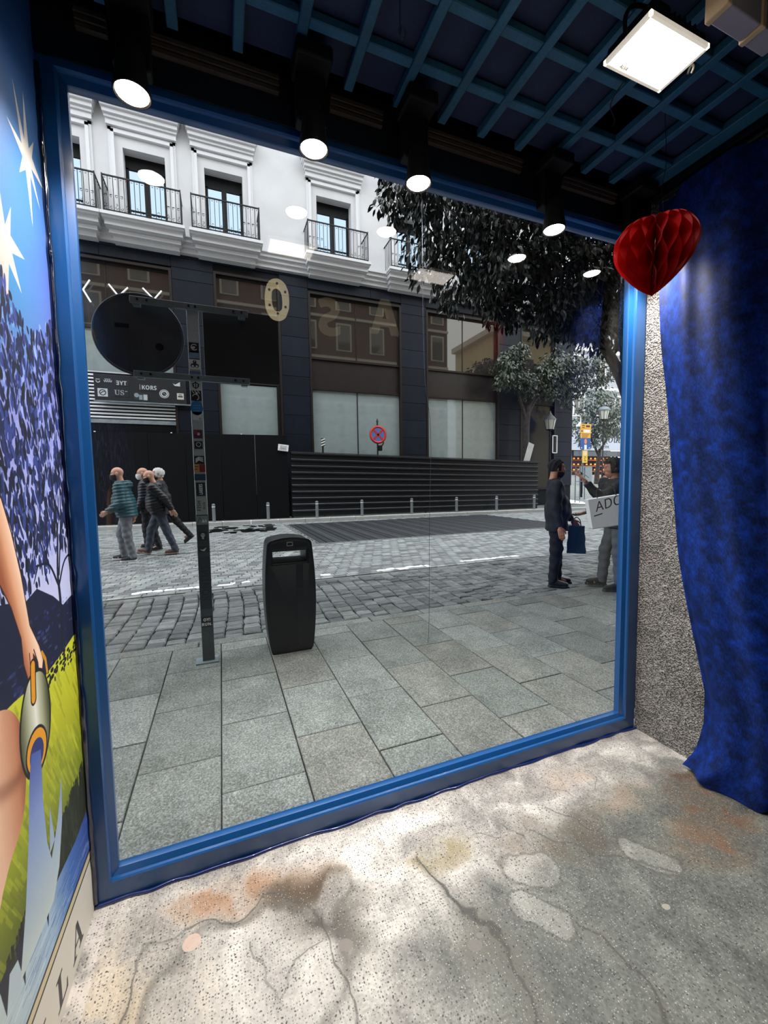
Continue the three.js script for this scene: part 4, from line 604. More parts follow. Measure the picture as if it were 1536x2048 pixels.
  S(0.08, 0.07, 1.125, 84, 74, (c, w, h) => { bg(c, w, h, '#7e8a8a'); c.fillStyle = '#dfe4e4'; c.font = 'bold 30px sans-serif'; c.fillText('&S', 40, 56); c.strokeStyle = '#4a5252'; c.lineWidth = 5; c.beginPath(); c.moveTo(10, 60); c.lineTo(24, 14); c.lineTo(38, 40); c.stroke(); });
  S(0.06, 0.07, 1.0, 62, 72, (c, w, h) => { bg(c, w, h, '#2a3036'); c.fillStyle = '#aeb6b6'; c.beginPath(); c.arc(31, 30, 16, 0, 7); c.fill(); c.fillStyle = '#2a3036'; c.fillRect(20, 24, 8, 6); c.fillRect(34, 24, 8, 6); c.fillStyle = '#aeb6b6'; c.fillRect(24, 44, 14, 18); });
  S(0.07, 0.045, 0.893, 74, 48, (c, w, h) => { bg(c, w, h, '#2c3238'); c.fillStyle = '#c0c8c8'; c.beginPath(); c.moveTo(8, 22); c.lineTo(30, 28); c.lineTo(62, 10); c.lineTo(44, 40); c.lineTo(28, 38); c.closePath(); c.fill(); });
  S(0.084, 0.42, 0.62, 84, 400, (c, w, h) => { bg(c, w, h, '#353a40'); c.save(); c.translate(w / 2, h / 2); c.rotate(-Math.PI / 2); c.strokeStyle = '#23272c'; c.lineWidth = 7; c.font = '70px sans-serif'; c.textAlign = 'center'; c.fillStyle = '#20242a'; c.fillText('KONTMS', 0, 26); c.restore(); }, 0, 'scrawled dark graffiti lettering');
  S(0.08, 0.085, 0.302, 84, 88, (c, w, h) => { bg(c, w, h, '#2c3036'); c.fillStyle = '#e6e8e8'; c.font = 'bold 34px sans-serif'; c.textAlign = 'center'; c.fillText('OY!', 42, 38); c.fillText('RUN.', 42, 76); }, 0, 'white lettering on the post');
}
// ================================================================ THE BUILDING ACROSS THE STREET
const ZF = -17.3;
{
  const t = thing('corner_building', 'white plastered building with balconies over a dark stone shop front', 'building');
  const XA = -16, XB = 18.15, YT = 17.5;
  // openings of the upper floor, and their balconies
  const wins = [[-5.35, -3.95], [-2.7, -1.4], [-0.1, 1.24], [4.1, 5.58], [7.72, 9.1], [11.3, 12.7], [14.9, 16.3], [-8.9, -7.5], [-12.5, -11.1]], balc = [[-6.0, -3.43], [-3.22, -0.91], [-0.57, 1.73], [3.55, 6.02], [7.06, 9.55], [10.7, 13.2], [14.3, 16.8], [-9.5, -7], [-13, -10.5]];
  const wall = new THREE.Shape([[XA, 9.95], [XB, 9.95], [XB, YT], [XA, YT]].map(([a, b]) => new THREE.Vector2(a, b)));
  for (const [a, b] of wins) wall.holes.push(new THREE.Path([[a, 10.46], [a, 13.16], [b, 13.16], [b, 10.46]].map(([x, y]) => new THREE.Vector2(x, y))));
  part('upper_wall', uvm(new THREE.ExtrudeGeometry(wall, { depth: 0.5, bevelEnabled: false }).translate(0, 0, ZF - 0.5), 0.25), M.plaster, t);
  part('rear_mass', span(XA, XB, 0, YT, ZF - 8, ZF - 0.9), M.plaster, t);
  part('side_wall', span(XB - 0.4, XB, 9.9, YT, ZF - 1, ZF - 0.45), M.plaster, t);
  part('roof_cornice', merge([span(XA, XB + 0.5, YT, YT + 0.3, ZF - 1, ZF + 0.35), span(XA, XB + 0.7, YT + 0.3, YT + 0.6, ZF - 1, ZF + 0.6)]), M.mould, t);
  // main cornice, breaking forward under each balcony
  const steps = [[9.9, 10.06, 0.16], [10.06, 10.2, 0.26], [10.2, 10.34, 0.36], [10.34, 10.46, 0.44]];
  part('cornice', merge(steps.map(([a, b, d]) => span(XA, XB + d, a, b, ZF - 0.2, ZF + d))), M.mould, t);
  const rail = (a, b) => {                            // wrought iron railing round a balcony
    const z = ZF + 0.82, r = [];
    return { bars: [[a, b]], z };
  };
  wins.forEach(([a, b], i) => {
    const [p, q] = balc[i], c = (a + b) / 2, near = i < 5;
    const bal = group('balcony', t);
    part('balcony_slab', merge([[9.84, 9.98, 0.3], [9.98, 10.1, 0.5], [10.1, 10.14, 0.46], [10.14, 10.3, 0.7], [10.3, 10.36, 0.82], [10.36, 10.46, 0.9]].map(([y0, y1, d]) => span(p - 0.1 + (0.9 - d) * 0.4, q + 0.1 - (0.9 - d) * 0.4, y0, y1, ZF - 0.1, ZF + d))), M.mould, bal);
    const z = ZF + 0.8;
    part('hand_rail', merge([span(p, q, 11.61, 11.65, z - 0.02, z + 0.02), span(p - 0.015, p + 0.015, 11.61, 11.65, ZF, z), span(q - 0.015, q + 0.015, 11.61, 11.65, ZF, z)]), M.iron, bal);
    part('bottom_rail', merge([span(p, q, 10.53, 10.56, z - 0.015, z + 0.015), span(p - 0.012, p + 0.012, 10.53, 10.56, ZF, z), span(q - 0.012, q + 0.012, 10.53, 10.56, ZF, z)]), M.iron, bal);
    const n = Math.round((q - p) / 0.155), bg = new THREE.CylinderGeometry(0.011, 0.011, 1.14, 6);
    for (let k = 0; k <= n; k++) part('baluster', k === 0 || k === n ? box(0.034, 1.2, 0.034) : bg, M.iron, bal, [p + (q - p) * k / n, 11.07, z]);
    for (let k = 1; k < 5; k++) for (const x of [p, q]) part('baluster', bg, M.iron, bal, [x, 11.07, ZF + 0.8 * k / 5]);
    if (near) { const sc = []; for (let k = 0; k < n; k += 1) { const x = p + (q - p) * (k + 0.5) / n; const edge = Math.abs(x - c) > (q - p) * 0.27; sc.push(new THREE.TorusGeometry(0.035, 0.008, 5, 10, 4.5).rotateZ(k).translate(x, 10.64, z)); if (k % 2 === 0) sc.push(new THREE.TorusGeometry(0.028, 0.007, 5, 10, 4.5).rotateZ(k + 2).translate(x, 10.74, z)); if (edge) sc.push(new THREE.TorusGeometry(0.03, 0.007, 5, 10, 4.5).rotateZ(k).translate(x, 11.0, z), box(0.08, 0.012, 0.012, x, 11.04, z)); sc.push(box(0.05, 0.012, 0.012, x, 11.55, z)); } part('scroll_work', merge(sc), M.iron, bal); }
    // plaster surround and head moulding
    const s0 = a - 0.37, s1 = b + 0.33;
    part('window_surround', merge([[s0 - 0.04, s1 + 0.04, 0.05], [s0 + 0.04, s1 - 0.04, 0.1]].flatMap(([x0, x1, d], k) => [span(x0, x0 + 0.1, 10.46, 13.72 - k * 0.08, ZF, ZF + d), span(x1 - 0.1, x1, 10.46, 13.72 - k * 0.08, ZF, ZF + d), span(x0, x1, 13.62 - k * 0.08, 13.72 - k * 0.08, ZF, ZF + d)])), M.mould, t);
    part('head_moulding', merge([[13.74, 13.92, 0.14], [13.92, 14.02, 0.2], [14.02, 14.16, 0.28], [14.16, 14.24, 0.36], [14.24, 14.4, 0.44], [14.4, 14.48, 0.54], [14.48, 14.62, 0.62]].map(([y0, y1, d]) => span(s0 - 0.02 - d * 0.42, s1 + 0.02 + d * 0.42, y0, y1, ZF - 0.05, ZF + d))), M.mould, t);
    // french window set back in the wall
    const w = group('french_window', t), zz = ZF - 0.36, fr = 0.1;
    part('window_frame', merge([span(a, b, 12.7, 13.16, zz - 0.05, zz), span(a, a + fr, 10.46, 12.75, zz - 0.05, zz), span(b - fr, b, 10.46, 12.75, zz - 0.05, zz), span(c - 0.09, c + 0.09, 10.46, 12.75, zz - 0.05, zz + 0.02), span(a, b, 10.46, 10.66, zz - 0.05, zz), span(a, b, 11.3, 11.34, zz - 0.05, zz)]), M.black, w);
    for (const [x0, x1] of [[a + fr, c - 0.09], [c + 0.09, b - fr]]) part('pane', span(x0, x1, 10.66, 12.7, zz - 0.04, zz - 0.03), M.mirrorSky, w);
  });
  // dark stone shop front: wall, courses of panels and the show windows
  const bays = [[-5.6, -1.38, 3.0, 9.35, 'a'], [0.05, 2.5, 0.9, 9.5, 'b'], [3.64, 7.84, 0.9, 9.32, 'c'], [9.1, 13.2, 0.9, 9.3, 'd'], [14.55, 16.9, 0.9, 9.25, 'e'], [-11.5, -7.2, 0.9, 9.3, 'f']];
  const dw = new THREE.Shape([[XA, 0], [XB - 0.06, 0], [XB - 0.06, 9.9], [XA, 9.9]].map(([a, b]) => new THREE.Vector2(a, b)));
  for (const [a, b, y0, y1] of bays) dw.holes.push(new THREE.Path([[a, y0], [a, y1], [b, y1], [b, y0]].map(([x, y]) => new THREE.Vector2(x, y))));
  part('shop_front_wall', new THREE.ExtrudeGeometry(dw, { depth: 0.4, bevelEnabled: false }).translate(0, 0, ZF - 0.46), M.black, t);
  const rowsY = []; for (let y = 0.3; y < 9.8; y += 0.79) rowsY.push([y, Math.min(y + 0.79, 9.88)]);
  const cut = (x0, x1, y0, y1) => { let L = [[x0, x1]]; for (const [a, b, c, d] of bays) if (y1 > c + 0.02 && y0 < d - 0.02) L = L.flatMap(([p, q]) => b <= p || a >= q ? [[p, q]] : [...(a > p ? [[p, a]] : []), ...(b < q ? [[b, q]] : [])]); return L; };
  const panels = new Map(), edgesX = [-16, -14, -12.6, -11.5, -9.4, -7.2, -5.6, -3.6, -1.38, 0.05, 1.3, 2.5, 3.64, 5.0, 6.4, 7.84, 9.1, 10.45, 11.8, 13.2, 14.55, 15.7, 16.9, 18.09];
  for (const [y0, y1] of rowsY) {
    const tops = bays.map((b) => b[3]).filter((y) => y > y0 + 0.03 && y < y1 - 0.03), ys = [y0, ...(tops.length ? [9.42] : []), y1];
    for (let k = 0; k + 1 < ys.length; k++) for (let i = 0; i + 1 < edgesX.length; i++) for (const [p, q] of cut(edgesX[i], edgesX[i + 1], ys[k], ys[k + 1])) {
      if (q - p < 0.1 || ys[k + 1] - ys[k] < 0.06) continue; if (q < -6.5 || ys[k + 1] < 1.2) continue;
      const key = (q - p).toFixed(2) + (ys[k + 1] - ys[k]).toFixed(2); if (!panels.has(key)) panels.set(key, uvm(block(q - p - 0.012, 0.06, ys[k + 1] - ys[k] - 0.012, 0.004).rotateX(Math.PI / 2), 0.4));
      part('cladding_panel', panels.get(key), M.clad[(rnd() * 4) | 0], t, [(p + q) / 2, (ys[k] + ys[k + 1]) / 2, ZF - 0.06]);
    }
  }
  const frame = (x0, x1, y0, y1, w, z, d) => merge([span(x0, x1, y1 - w, y1, z - d, z), span(x0, x1, y0, y0 + w, z - d, z), span(x0, x0 + w, y0 + w, y1 - w, z - d, z), span(x1 - w, x1, y0 + w, y1 - w, z - d, z)]);
  for (const [a, b, y0, y1, id] of bays) {
    const w = group('show_window', t), z = ZF - 0.12;
    part('window_frame', frame(a, b, y0, y1, 0.09, z + 0.14, 0.22), M.bronze, w);
    const mid = (a + b) / 2, two = b - a > 3;
    const panes = (p, q, ya, yb, mat, n = 'pane') => { if (two) { part(n, span(p, mid - 0.02, ya, yb, z - 0.06, z - 0.04), mat, w); part(n, span(mid + 0.02, q, ya, yb, z - 0.06, z - 0.04), mat, w); part('glazing_bar', span(mid - 0.02, mid + 0.02, ya, yb, z - 0.07, z - 0.02), M.bronze, w); } else part(n, span(p, q, ya, yb, z - 0.06, z - 0.04), mat, w); };
    if (id === 'a') {
      panes(a + 0.09, b - 0.09, 7.05, y1 - 0.09, M.mirrorDark); part('transom', span(a, b, 6.95, 7.07, z - 0.1, z + 0.06), M.bronze, w);
      part('pale_board', span(a + 0.09, b - 0.09, 5.5, 6.95, z - 0.08, z - 0.02), M.frost, w);
      const sg = std({ color: '#e6e8ea', roughness: 0.5 }); const sl = new THREE.CylinderGeometry(0.034, 0.034, b - a - 0.2, 8, 1, false).rotateZ(Math.PI / 2).scale(1, 1, 0.5);
      part('shutter_back', span(a + 0.09, b - 0.09, 3.6, 5.5, z - 0.1, z - 0.06), M.black, w);
      for (let k = 0; k < 14; k++) part('shutter_slat', sl, sg, w, [mid, 3.9 + k * 0.122, z - 0.04]);
      part('shutter_rail', span(a + 0.08, b - 0.06, 3.68, 3.82, z - 0.06, z + 0.03), M.steel, w);
      part('panel_below', span(a, b, 3.0, 3.66, z - 0.06, z), M.hoard, w);
    } else if (id === 'b') {
      panes(a + 0.09, b - 0.09, 6.75, y1 - 0.09, M.mirrorDark); part('spandrel', span(a + 0.05, b - 0.05, 5.4, 6.72, z - 0.06, z), M.bronze, w); panes(a + 0.05, b - 0.22, 1, 5.36, M.frost); part('side_post', span(b - 0.22, b, 1, 5.4, z - 0.06, z + 0.08), M.black, w);
    } else {
      panes(a + 0.09, b - 0.09, 6.68, y1 - 0.09, M.mirrorDark); part('transom', span(a, b, 6.62, 6.7, z - 0.1, z + 0.06), M.bronze, w);
      part('spandrel', span(a + 0.06, b - 0.06, 5.42, 6.62, z - 0.08, z - 0.02), std({ map: T.dark, color: '#2a2322', roughness: 0.35 }), w); part('transom', span(a, b, 5.36, 5.43, z - 0.1, z + 0.06), M.bronze, w);
      panes(a + 0.09, b - 0.09, 1.0, 5.36, id === 'e' ? M.smoke : M.frost);
    }
  }
}
{ // lit strokes of a shop sign in the left show window
  const g = thing('window_sign', 'white tube lettering in the upper left show window of the dark shop front', 'sign', [0, 0, ZF + 0.02]);
  const tm = std({ color: '#f4f4f2', roughness: 0.5, emissive: '#ffffff', emissiveIntensity: 0.35 });
  for (const [a, b, c] of [[[-3.91, 8.52], [-4.12, 8.17], [-3.92, 7.78]], [[-3.36, 8.47], [-3.08, 8.1], [-2.78, 8.44]], [[-2.32, 8.5], [-1.98, 8.15], [-1.72, 8.49]]]) part('letter', merge([rod([...a, 0], [...b, 0], 0.028), rod([...b, 0], [...c, 0], 0.028)]), tm, g);
}
{ // dark fascia plate covered in stickers
  const t = thing('sticker_board', 'dark plate with pale stickers above the roller shutter', 'board', [-2.52, 4.88, ZF + 0.08]);
  part('plate', rbox(2.9, 0.92, 0.06, 0.01), std({ map: T.dark, color: '#191b20', roughness: 0.5 }), t);
  part('bottom_lip', rbox(3.1, 0.05, 0.1, 0.01), M.galv, t, [0.08, -0.47, 0.02]);
  const S = (w, h, x, y, pw, ph, fn, lab) => { const m = part('sticker', print(w, h, pw, ph, fn, 0.006), printMat, t, [x, y, 0.034]); if (lab) m.userData.label = lab; };
  const D = '#191b20', L = '#b4babb', bg = (c, w, h, f) => { c.fillStyle = f; c.fillRect(0, 0, w, h); };
  S(0.62, 0.24, 0.24, 0.1, 150, 56, (c, w, h) => { bg(c, w, h, D); c.fillStyle = L; c.font = 'bold 46px sans-serif'; c.textAlign = 'center'; c.fillText('KORS', 75, 46); c.fillRect(4, 8, 3, 42); }, 'KORS lettering');
  S(0.46, 0.2, -0.62, 0.2, 110, 48, (c, w, h) => { bg(c, w, h, D); c.fillStyle = L; c.save(); c.scale(-1, 1); c.font = 'bold 46px sans-serif'; c.textAlign = 'center'; c.fillText('TYE', -55, 42); c.restore(); });
  S(0.3, 0.28, -1.2, -0.17, 74, 70, (c, w, h) => { bg(c, w, h, L); c.strokeStyle = D; c.lineWidth = 7; c.beginPath(); c.arc(37, 35, 22, 0, 7); c.stroke(); c.beginPath(); c.moveTo(22, 44); c.quadraticCurveTo(40, 20, 52, 30); c.stroke(); });
  S(0.5, 0.3, -0.66, -0.14, 120, 72, (c, w, h) => { bg(c, w, h, '#0e0f12'); c.fillStyle = '#8d9494'; c.font = 'bold 56px serif'; c.fillText('US', 14, 56); c.fillRect(92, 22, 18, 6); });
  S(0.46, 0.26, -0.03, -0.24, 110, 62, (c, w, h) => { bg(c, w, h, '#20262a'); c.fillStyle = '#7d8a90'; c.beginPath(); c.arc(22, 22, 18, 0, 7); c.fill(); c.fillRect(40, 18, 26, 40); c.fillStyle = '#a3adb0'; c.fillRect(72, 14, 30, 46); });
  S(0.36, 0.34, 0.72, -0.1, 88, 84, (c, w, h) => { bg(c, w, h, D); c.fillStyle = L; c.beginPath(); c.arc(44, 42, 38, 0, 7); c.fill(); c.strokeStyle = D; c.lineWidth = 4; c.beginPath(); c.arc(44, 42, 30, 0, 7); c.stroke(); c.fillStyle = D; c.beginPath(); c.arc(44, 42, 18, 0, 7); c.fill(); c.fillStyle = L; for (let i = 0; i < 5; i++) c.fillRect(34 + (i % 3) * 8, 30 + ((i * 7) % 20), 5, 5); }, 'round pale seal');
  S(0.23, 0.23, 1.25, -0.16, 56, 56, (c, w, h) => { bg(c, w, h, '#b8b2aa'); c.fillStyle = '#2a2a2e'; c.fillRect(16, 12, 24, 6); c.fillRect(10, 24, 36, 12); });
  S(0.28, 0.18, 1.14, 0.28, 68, 44, (c, w, h) => { bg(c, w, h, D); c.fillStyle = L; c.beginPath(); c.moveTo(4, 16); c.lineTo(24, 26); c.lineTo(62, 2); c.lineTo(62, 40); c.lineTo(20, 38); c.closePath(); c.fill(); });
  S(0.16, 0.2, -1.32, 0.22, 40, 48, (c, w, h) => { bg(c, w, h, D); c.strokeStyle = L; c.lineWidth = 6; c.beginPath(); c.arc(20, 22, 13, 0, 3.4); c.stroke(); c.fillStyle = L; c.fillRect(4, 8, 30, 5); });
  S(0.28, 0.14, -1.02, 0.24, 66, 34, (c, w, h) => { bg(c, w, h, D); c.strokeStyle = L; c.lineWidth = 4; c.beginPath(); for (let i = 0; i < 9; i++) c.lineTo(4 + i * 7, i % 2 ? 26 : 12); c.stroke(); c.fillStyle = L; c.fillRect(10, 2, 40, 4); });
}
{ // buildings on the near side: seen only as reflections in the show windows
  const t = thing('brick_building', 'reddish brown building above the shop, mirrored in the show windows', 'building');
  const bm = std({ map: T.dark, color: '#6b4438', roughness: 0.9 }), tr = std({ color: '#bdb5a6', roughness: 0.85 });
  part('facade_wall', span(-16, 19.6, 3.12, 18.2, -1.74, -1.2), bm, t); part('base_wall', span(6, 19.6, -0.1, 3.12, -1.74, -1.2), M.hoard, t); part('base_wall', span(-16, -3.6, -0.1, 3.12, -1.74, -1.2), M.hoard, t);
  part('eaves', span(-16, 19.8, 18.0, 18.4, -2.3, -1.2), tr, t);
  for (const y of [5.0, 8.6, 12.2, 15.4]) { part('string_course', span(-16, 19.6, y - 0.7, y - 0.5, -1.92, -1.7), tr, t); for (let x = -14; x < 18.5; x += 2.9) { const w = group('window', t); part('window_frame', span(x, x + 1.3, y, y + 2.2, -1.82, -1.7), tr, w); part('pane', span(x + 0.14, x + 1.16, y + 0.1, y + 2.06, -1.85, -1.8), M.mirrorDark, w); } }
  const c = thing('cream_building', 'cream corner building mirrored in the right show windows', 'building');
  const cm = std({ map: T.plaster, color: '#cdb98f', roughness: 0.9 });
  part('facade_wall', span(24, 38, -0.1, 15, -2.4, 4), cm, c); part('eaves', span(23.5, 38.5, 15, 15.5, -3.0, 4), tr, c); part('string_course', span(23.8, 38.2, 9.6, 10, -2.7, 4), tr, c);
  for (const y of [5.6, 10.8]) for (let x = 25; x < 37; x += 2.6) { const w = group('window', c); part('window_frame', span(x, x + 1.3, y, y + 2.4, -2.48, -2.35), tr, w); part('pane', span(x + 0.12, x + 1.18, y + 0.1, y + 2.3, -2.52, -2.4), M.mirrorDark, w); }
}
{ // no-stopping sign behind the fence
  const t = thing('no_stopping_sign', 'round red and blue no stopping sign behind the site fence', 'traffic sign', [6.4, 0.05, -16.75]);
  part('sign_pole', cyl(0.035, 0.035, 4.0, 12, 0, 2.0, 0), M.iron, t); part('pole_cap', cyl(0.06, 0.01, 0.14, 12, 0, 4.05, 0), M.iron, t);
  const f = part('sign_plate', new THREE.CylinderGeometry(0.4, 0.4, 0.02, 40).rotateX(Math.PI / 2), M.galv, t, [0, 3.42, 0.06]);
  part('sign_face', new THREE.CylinderGeometry(0.385, 0.385, 0.01, 40).rotateX(Math.PI / 2), std({ color: '#4f6aa6', roughness: 0.5 }), f, [0, 0, 0.012]);
  part('red_rim', new THREE.TorusGeometry(0.335, 0.055, 4, 40).scale(1, 1, 0.15), std({ color: '#c02a22', roughness: 0.5 }), f, [0, 0, 0.016]);
  for (const a of [0.785, -0.785]) part('red_bar', box(0.6, 0.075, 0.012).rotateZ(a), std({ color: '#b8281f', roughness: 0.5 }), f, [0, 0, 0.018]);
  part('cable_bundle', merge([rbox(0.16, 0.24, 0.12, 0.03).translate(0.1, 2.85, 0.06), sweep([V(0.1, 2.9, 0.1), V(0.2, 3.0, 0.1), V(0.26, 3.1, 0.06)], [0.03], 6)]), M.black, t);
  const d = thing('hazard_post', 'small black and white hazard post behind the fence top', 'post', [4.0, 0.05, -16.85]); part('post', cyl(0.04, 0.04, 2.9, 10, 0, 1.45, 0), M.iron, d);
  const hz = part('hazard_plate', print(0.16, 0.34, 40, 84, (c, w, h) => { c.fillStyle = '#1a1b1e'; c.fillRect(0, 0, w, h); c.strokeStyle = '#e2e2de'; c.lineWidth = 12; for (let i = 0; i < 4; i++) { c.beginPath(); c.moveTo(-4, 24 + i * 26); c.lineTo(44, 4 + i * 26); c.stroke(); } }, 0.02), printMat, d, [0, 3.05, 0.05]);
}
// ================================================================ TREES, LAMPS, SIGNS AND SHOPS
const leafGeo = (l, w) => { const g = quads([[[0, 0, 0], [w, l * 0.012, l * 0.35], [w * 0.75, -l * 0.02, l * 0.7], [0, l * 0.05, l * 0.45]], [[0, 0, 0], [0, l * 0.05, l * 0.45], [-w * 0.75, -l * 0.02, l * 0.7], [-w, l * 0.012, l * 0.35]], [[0, l * 0.05, l * 0.45], [w * 0.75, -l * 0.02, l * 0.7], [0, -l * 0.1, l], [-w * 0.75, -l * 0.02, l * 0.7]]]); return g; };
function tree(t, limbs, blobs, leaf, { single = 0, down = 0.5, zspread = 1, mats = M.leaf } = {}) {
  limbs.forEach(([pts, r], i) => part(i ? 'branch' : 'trunk', sweep(pts.map((p) => V(...p)), r, 9), M.bark, t));
  const all = [], eye = V(0, 1.4, 0).sub(t.position), q = new THREE.Quaternion(), e = new THREE.Euler();
  for (const [x, y, z, r, n] of blobs) {
    const twigs = Math.max(3, Math.round(n / 9)); const tw = [];
    for (let k = 0; k < twigs; k++) { const d = V(rr(-1, 1), rr(-1, 1), rr(-1, 1)); if (d.length() > 1 || d.length() < 0.1) { k--; continue; } tw.push(d); }
    for (let k = 0; k < n; k++) {
      const d = tw[k % twigs], j = V(rr(-1, 1), rr(-1, 1), rr(-1, 1)).multiplyScalar(leaf.l * 0.9);
      const p = V(x + d.x * r, y + d.y * r * 0.9, z + d.z * r * zspread).add(j);
      e.set(rr(-0.4, 0.9) + down, Math.atan2(d.x + rr(-0.9, 0.9), d.z + rr(-0.9, 0.9)), rr(-0.7, 0.7), 'YXZ');
      const s = rr(0.7, 1.25); all.push([new THREE.Matrix4().compose(p, q.setFromEuler(e).clone(), V(s, s, s)), p.distanceTo(eye)]);
    }
  }
  const geo = leafGeo(leaf.l, leaf.w); all.sort((a, b) => a[1] - b[1]);
  for (let i = 0; i < single && i < all.length; i++) { const m = part('leaf', geo, mats[i % mats.length], t); m.applyMatrix4(all[i][0]); }
  const rest = all.slice(single);
  mats.forEach((mt, k) => { const ms = rest.filter((_, i) => i % mats.length === k), im = new THREE.InstancedMesh(geo, mt, ms.length); ms.forEach((m, i) => im.setMatrixAt(i, m[0])); im.name = single ? 'leaf_rest' : 'foliage'; im.userData.kind = 'stuff'; t.add(im); });
}
{
  const t = thing('street_tree', 'large dark leafed tree leaning in from the right, its crown before the white building', 'tree', [6.3, -0.03, -4.7]);
  const b = [[2.12, 4.72, .2], [2.15, 5.02, .22], [2.4, 4.75, .28], [3.3, 4.0, .32], [3.9, 3.85, .28], [4.3, 3.72, .26], [4.9, 3.5, .22], [5.4, 3.65, .28], [5.9, 3.85, .35], [5.0, 4.0, .42], [6.0, 3.5, .2], [2.8, 4.5, .42], [2.75, 5.05, .42], [3.1, 4.12, .34], [3.4, 4.65, .48], [3.9, 4.3, .48], [3.6, 5.2, .5], [4.2, 4.9, .55], [4.45, 4.1, .42], [4.9, 4.55, .55], [4.75, 3.78, .3], [5.25, 4.15, .42], [5.5, 4.7, .55], [5.95, 4.35, .5], [4.6, 5.4, .6], [5.4, 5.4, .6], [6.2, 5.0, .6], [6.5, 4.3, .5], [4.5, 6.1, .8], [5.8, 6.2, .9], [3.4, 5.9, .6], [6.9, 5.4, .8], [7.2, 4.6, .6], [3.75, 3.92, .22], [5.1, 3.72, .22]];
  tree(t, [[[[0, -0.02, 0], [0.02, 0.9, 0], [-0.02, 1.8, 0.0], [-0.16, 2.7, 0]], [0.2, 0.15, 0.14, 0.13]], [[[-0.14, 2.6, 0], [-0.34, 3.6, 0.02], [-0.4, 4.6, 0], [-0.3, 5.8, 0]], [0.1, 0.09, 0.06, 0.03]], [[[-0.12, 2.55, 0], [-0.45, 3.1, 0], [-0.82, 3.48, 0], [-1.3, 3.82, -0.05], [-2.0, 4.3, 0], [-2.9, 4.7, 0]], [0.1, 0.085, 0.07, 0.05, 0.035, 0.015]], [[[-0.85, 3.5, 0], [-1.0, 4.2, 0.2], [-1.4, 5.2, 0.3]], [0.05, 0.04, 0.02]], [[[-1.3, 3.82, -0.05], [-2.2, 3.95, -0.2], [-3.2, 4.3, -0.2], [-3.8, 4.7, -0.1]], [0.035, 0.03, 0.02, 0.01]], [[[-0.35, 3.7, 0], [0.3, 4.4, -0.2], [0.9, 5.0, -0.3]], [0.05, 0.035, 0.02]]],
    b.map(([x, y, r]) => [x - 6.3, y + 0.03, rr(-0.3, 0.3), r, Math.round(640 * (r / 0.45) ** 2)]), { l: 0.12, w: 0.024 }, { single: 300, down: 0.75, zspread: 1.5 });
}
{
  const t = thing('pruned_tree', 'rounded tree with a forked trunk growing behind the right end of the fence', 'tree', [14.1, 0.05, -16.3]);
  tree(t, [[[[0, 0, 0], [-0.05, 2.5, 0], [-0.02, 4.0, 0], [0.1, 5.0, 0]], [0.2, 0.17, 0.15, 0.12]], [[[0, 4.2, 0], [-0.4, 5.2, 0], [-0.8, 6.0, 0.1], [-1.0, 6.9, 0]], [0.1, 0.08, 0.06, 0.03]], [[[0.05, 4.6, 0], [0.6, 5.4, 0], [1.6, 6.0, 0], [2.9, 6.4, 0]], [0.1, 0.08, 0.06, 0.03]], [[[0.1, 4.9, 0], [0.6, 6.0, 0.2], [0.8, 7, 0.2]], [0.07, 0.05, 0.03]]],
    [[-1.1, 6.8, 0, .7, 520], [-.6, 7.4, 0, .6, 400], [-1.3, 6.1, .1, .5, 300], [-.4, 6.2, 0, .6, 380], [.3, 5.9, 0, .6, 340], [.9, 6.4, 0, .7, 420], [1.6, 6.9, 0, .8, 520], [2.3, 7.3, 0, .8, 520], [3.0, 6.8, 0, .8, 480], [3.7, 7.2, 0, .75, 460], [2.4, 6.2, 0, .7, 400], [3.4, 6.1, 0, .6, 300], [4.5, 6.8, 0, .7, 380], [1.5, 5.7, 0, .5, 260], [4.8, 7.6, 0, .5, 200], [5.3, 7.0, 0, .4, 150], [2.7, 5.3, 0, .3, 60]], { l: 0.2, w: 0.042 }, { down: 0.4, mats: ['#4d5648', '#3f473c', '#626b5a'].map((c) => std({ color: c, roughness: 0.4, side: THREE.DoubleSide })) });
}
{
  const t = thing('plaza_tree', 'grey green tree on the rising plaza before the banner shop', 'tree', [28.9, 0.9, -25]);
  tree(t, [[[[0, 0, 0], [0.1, 1.6, 0], [0.3, 3.0, 0]], [0.22, 0.17, 0.12]], [[[0.2, 2.4, 0], [-0.6, 3.6, 0], [-1.6, 4.6, 0]], [0.1, 0.08, 0.04]], [[[0.3, 2.8, 0], [1.0, 3.8, 0], [1.6, 4.8, 0]], [0.1, 0.08, 0.04]]],
    [[-1.8, 5, 0, 1, 420], [-.4, 5.6, 0, 1.1, 460], [1, 5.3, 0, 1.1, 460], [2, 4.7, 0, .9, 360], [.3, 4.3, 0, 1, 380], [-1, 4, 0, .9, 320], [-.2, 6.9, 0, 1, 360], [1.3, 6.6, 0, 1, 340], [-1.5, 6.3, 0, .9, 300], [2.6, 5.8, 0, .8, 260], [.4, 7.6, 0, .7, 200]], { l: 0.3, w: 0.06 }, { down: 0.3, mats: ['#59645a', '#4a554b', '#6c776b'].map((c) => std({ color: c, roughness: 0.5, side: THREE.DoubleSide })) });
}
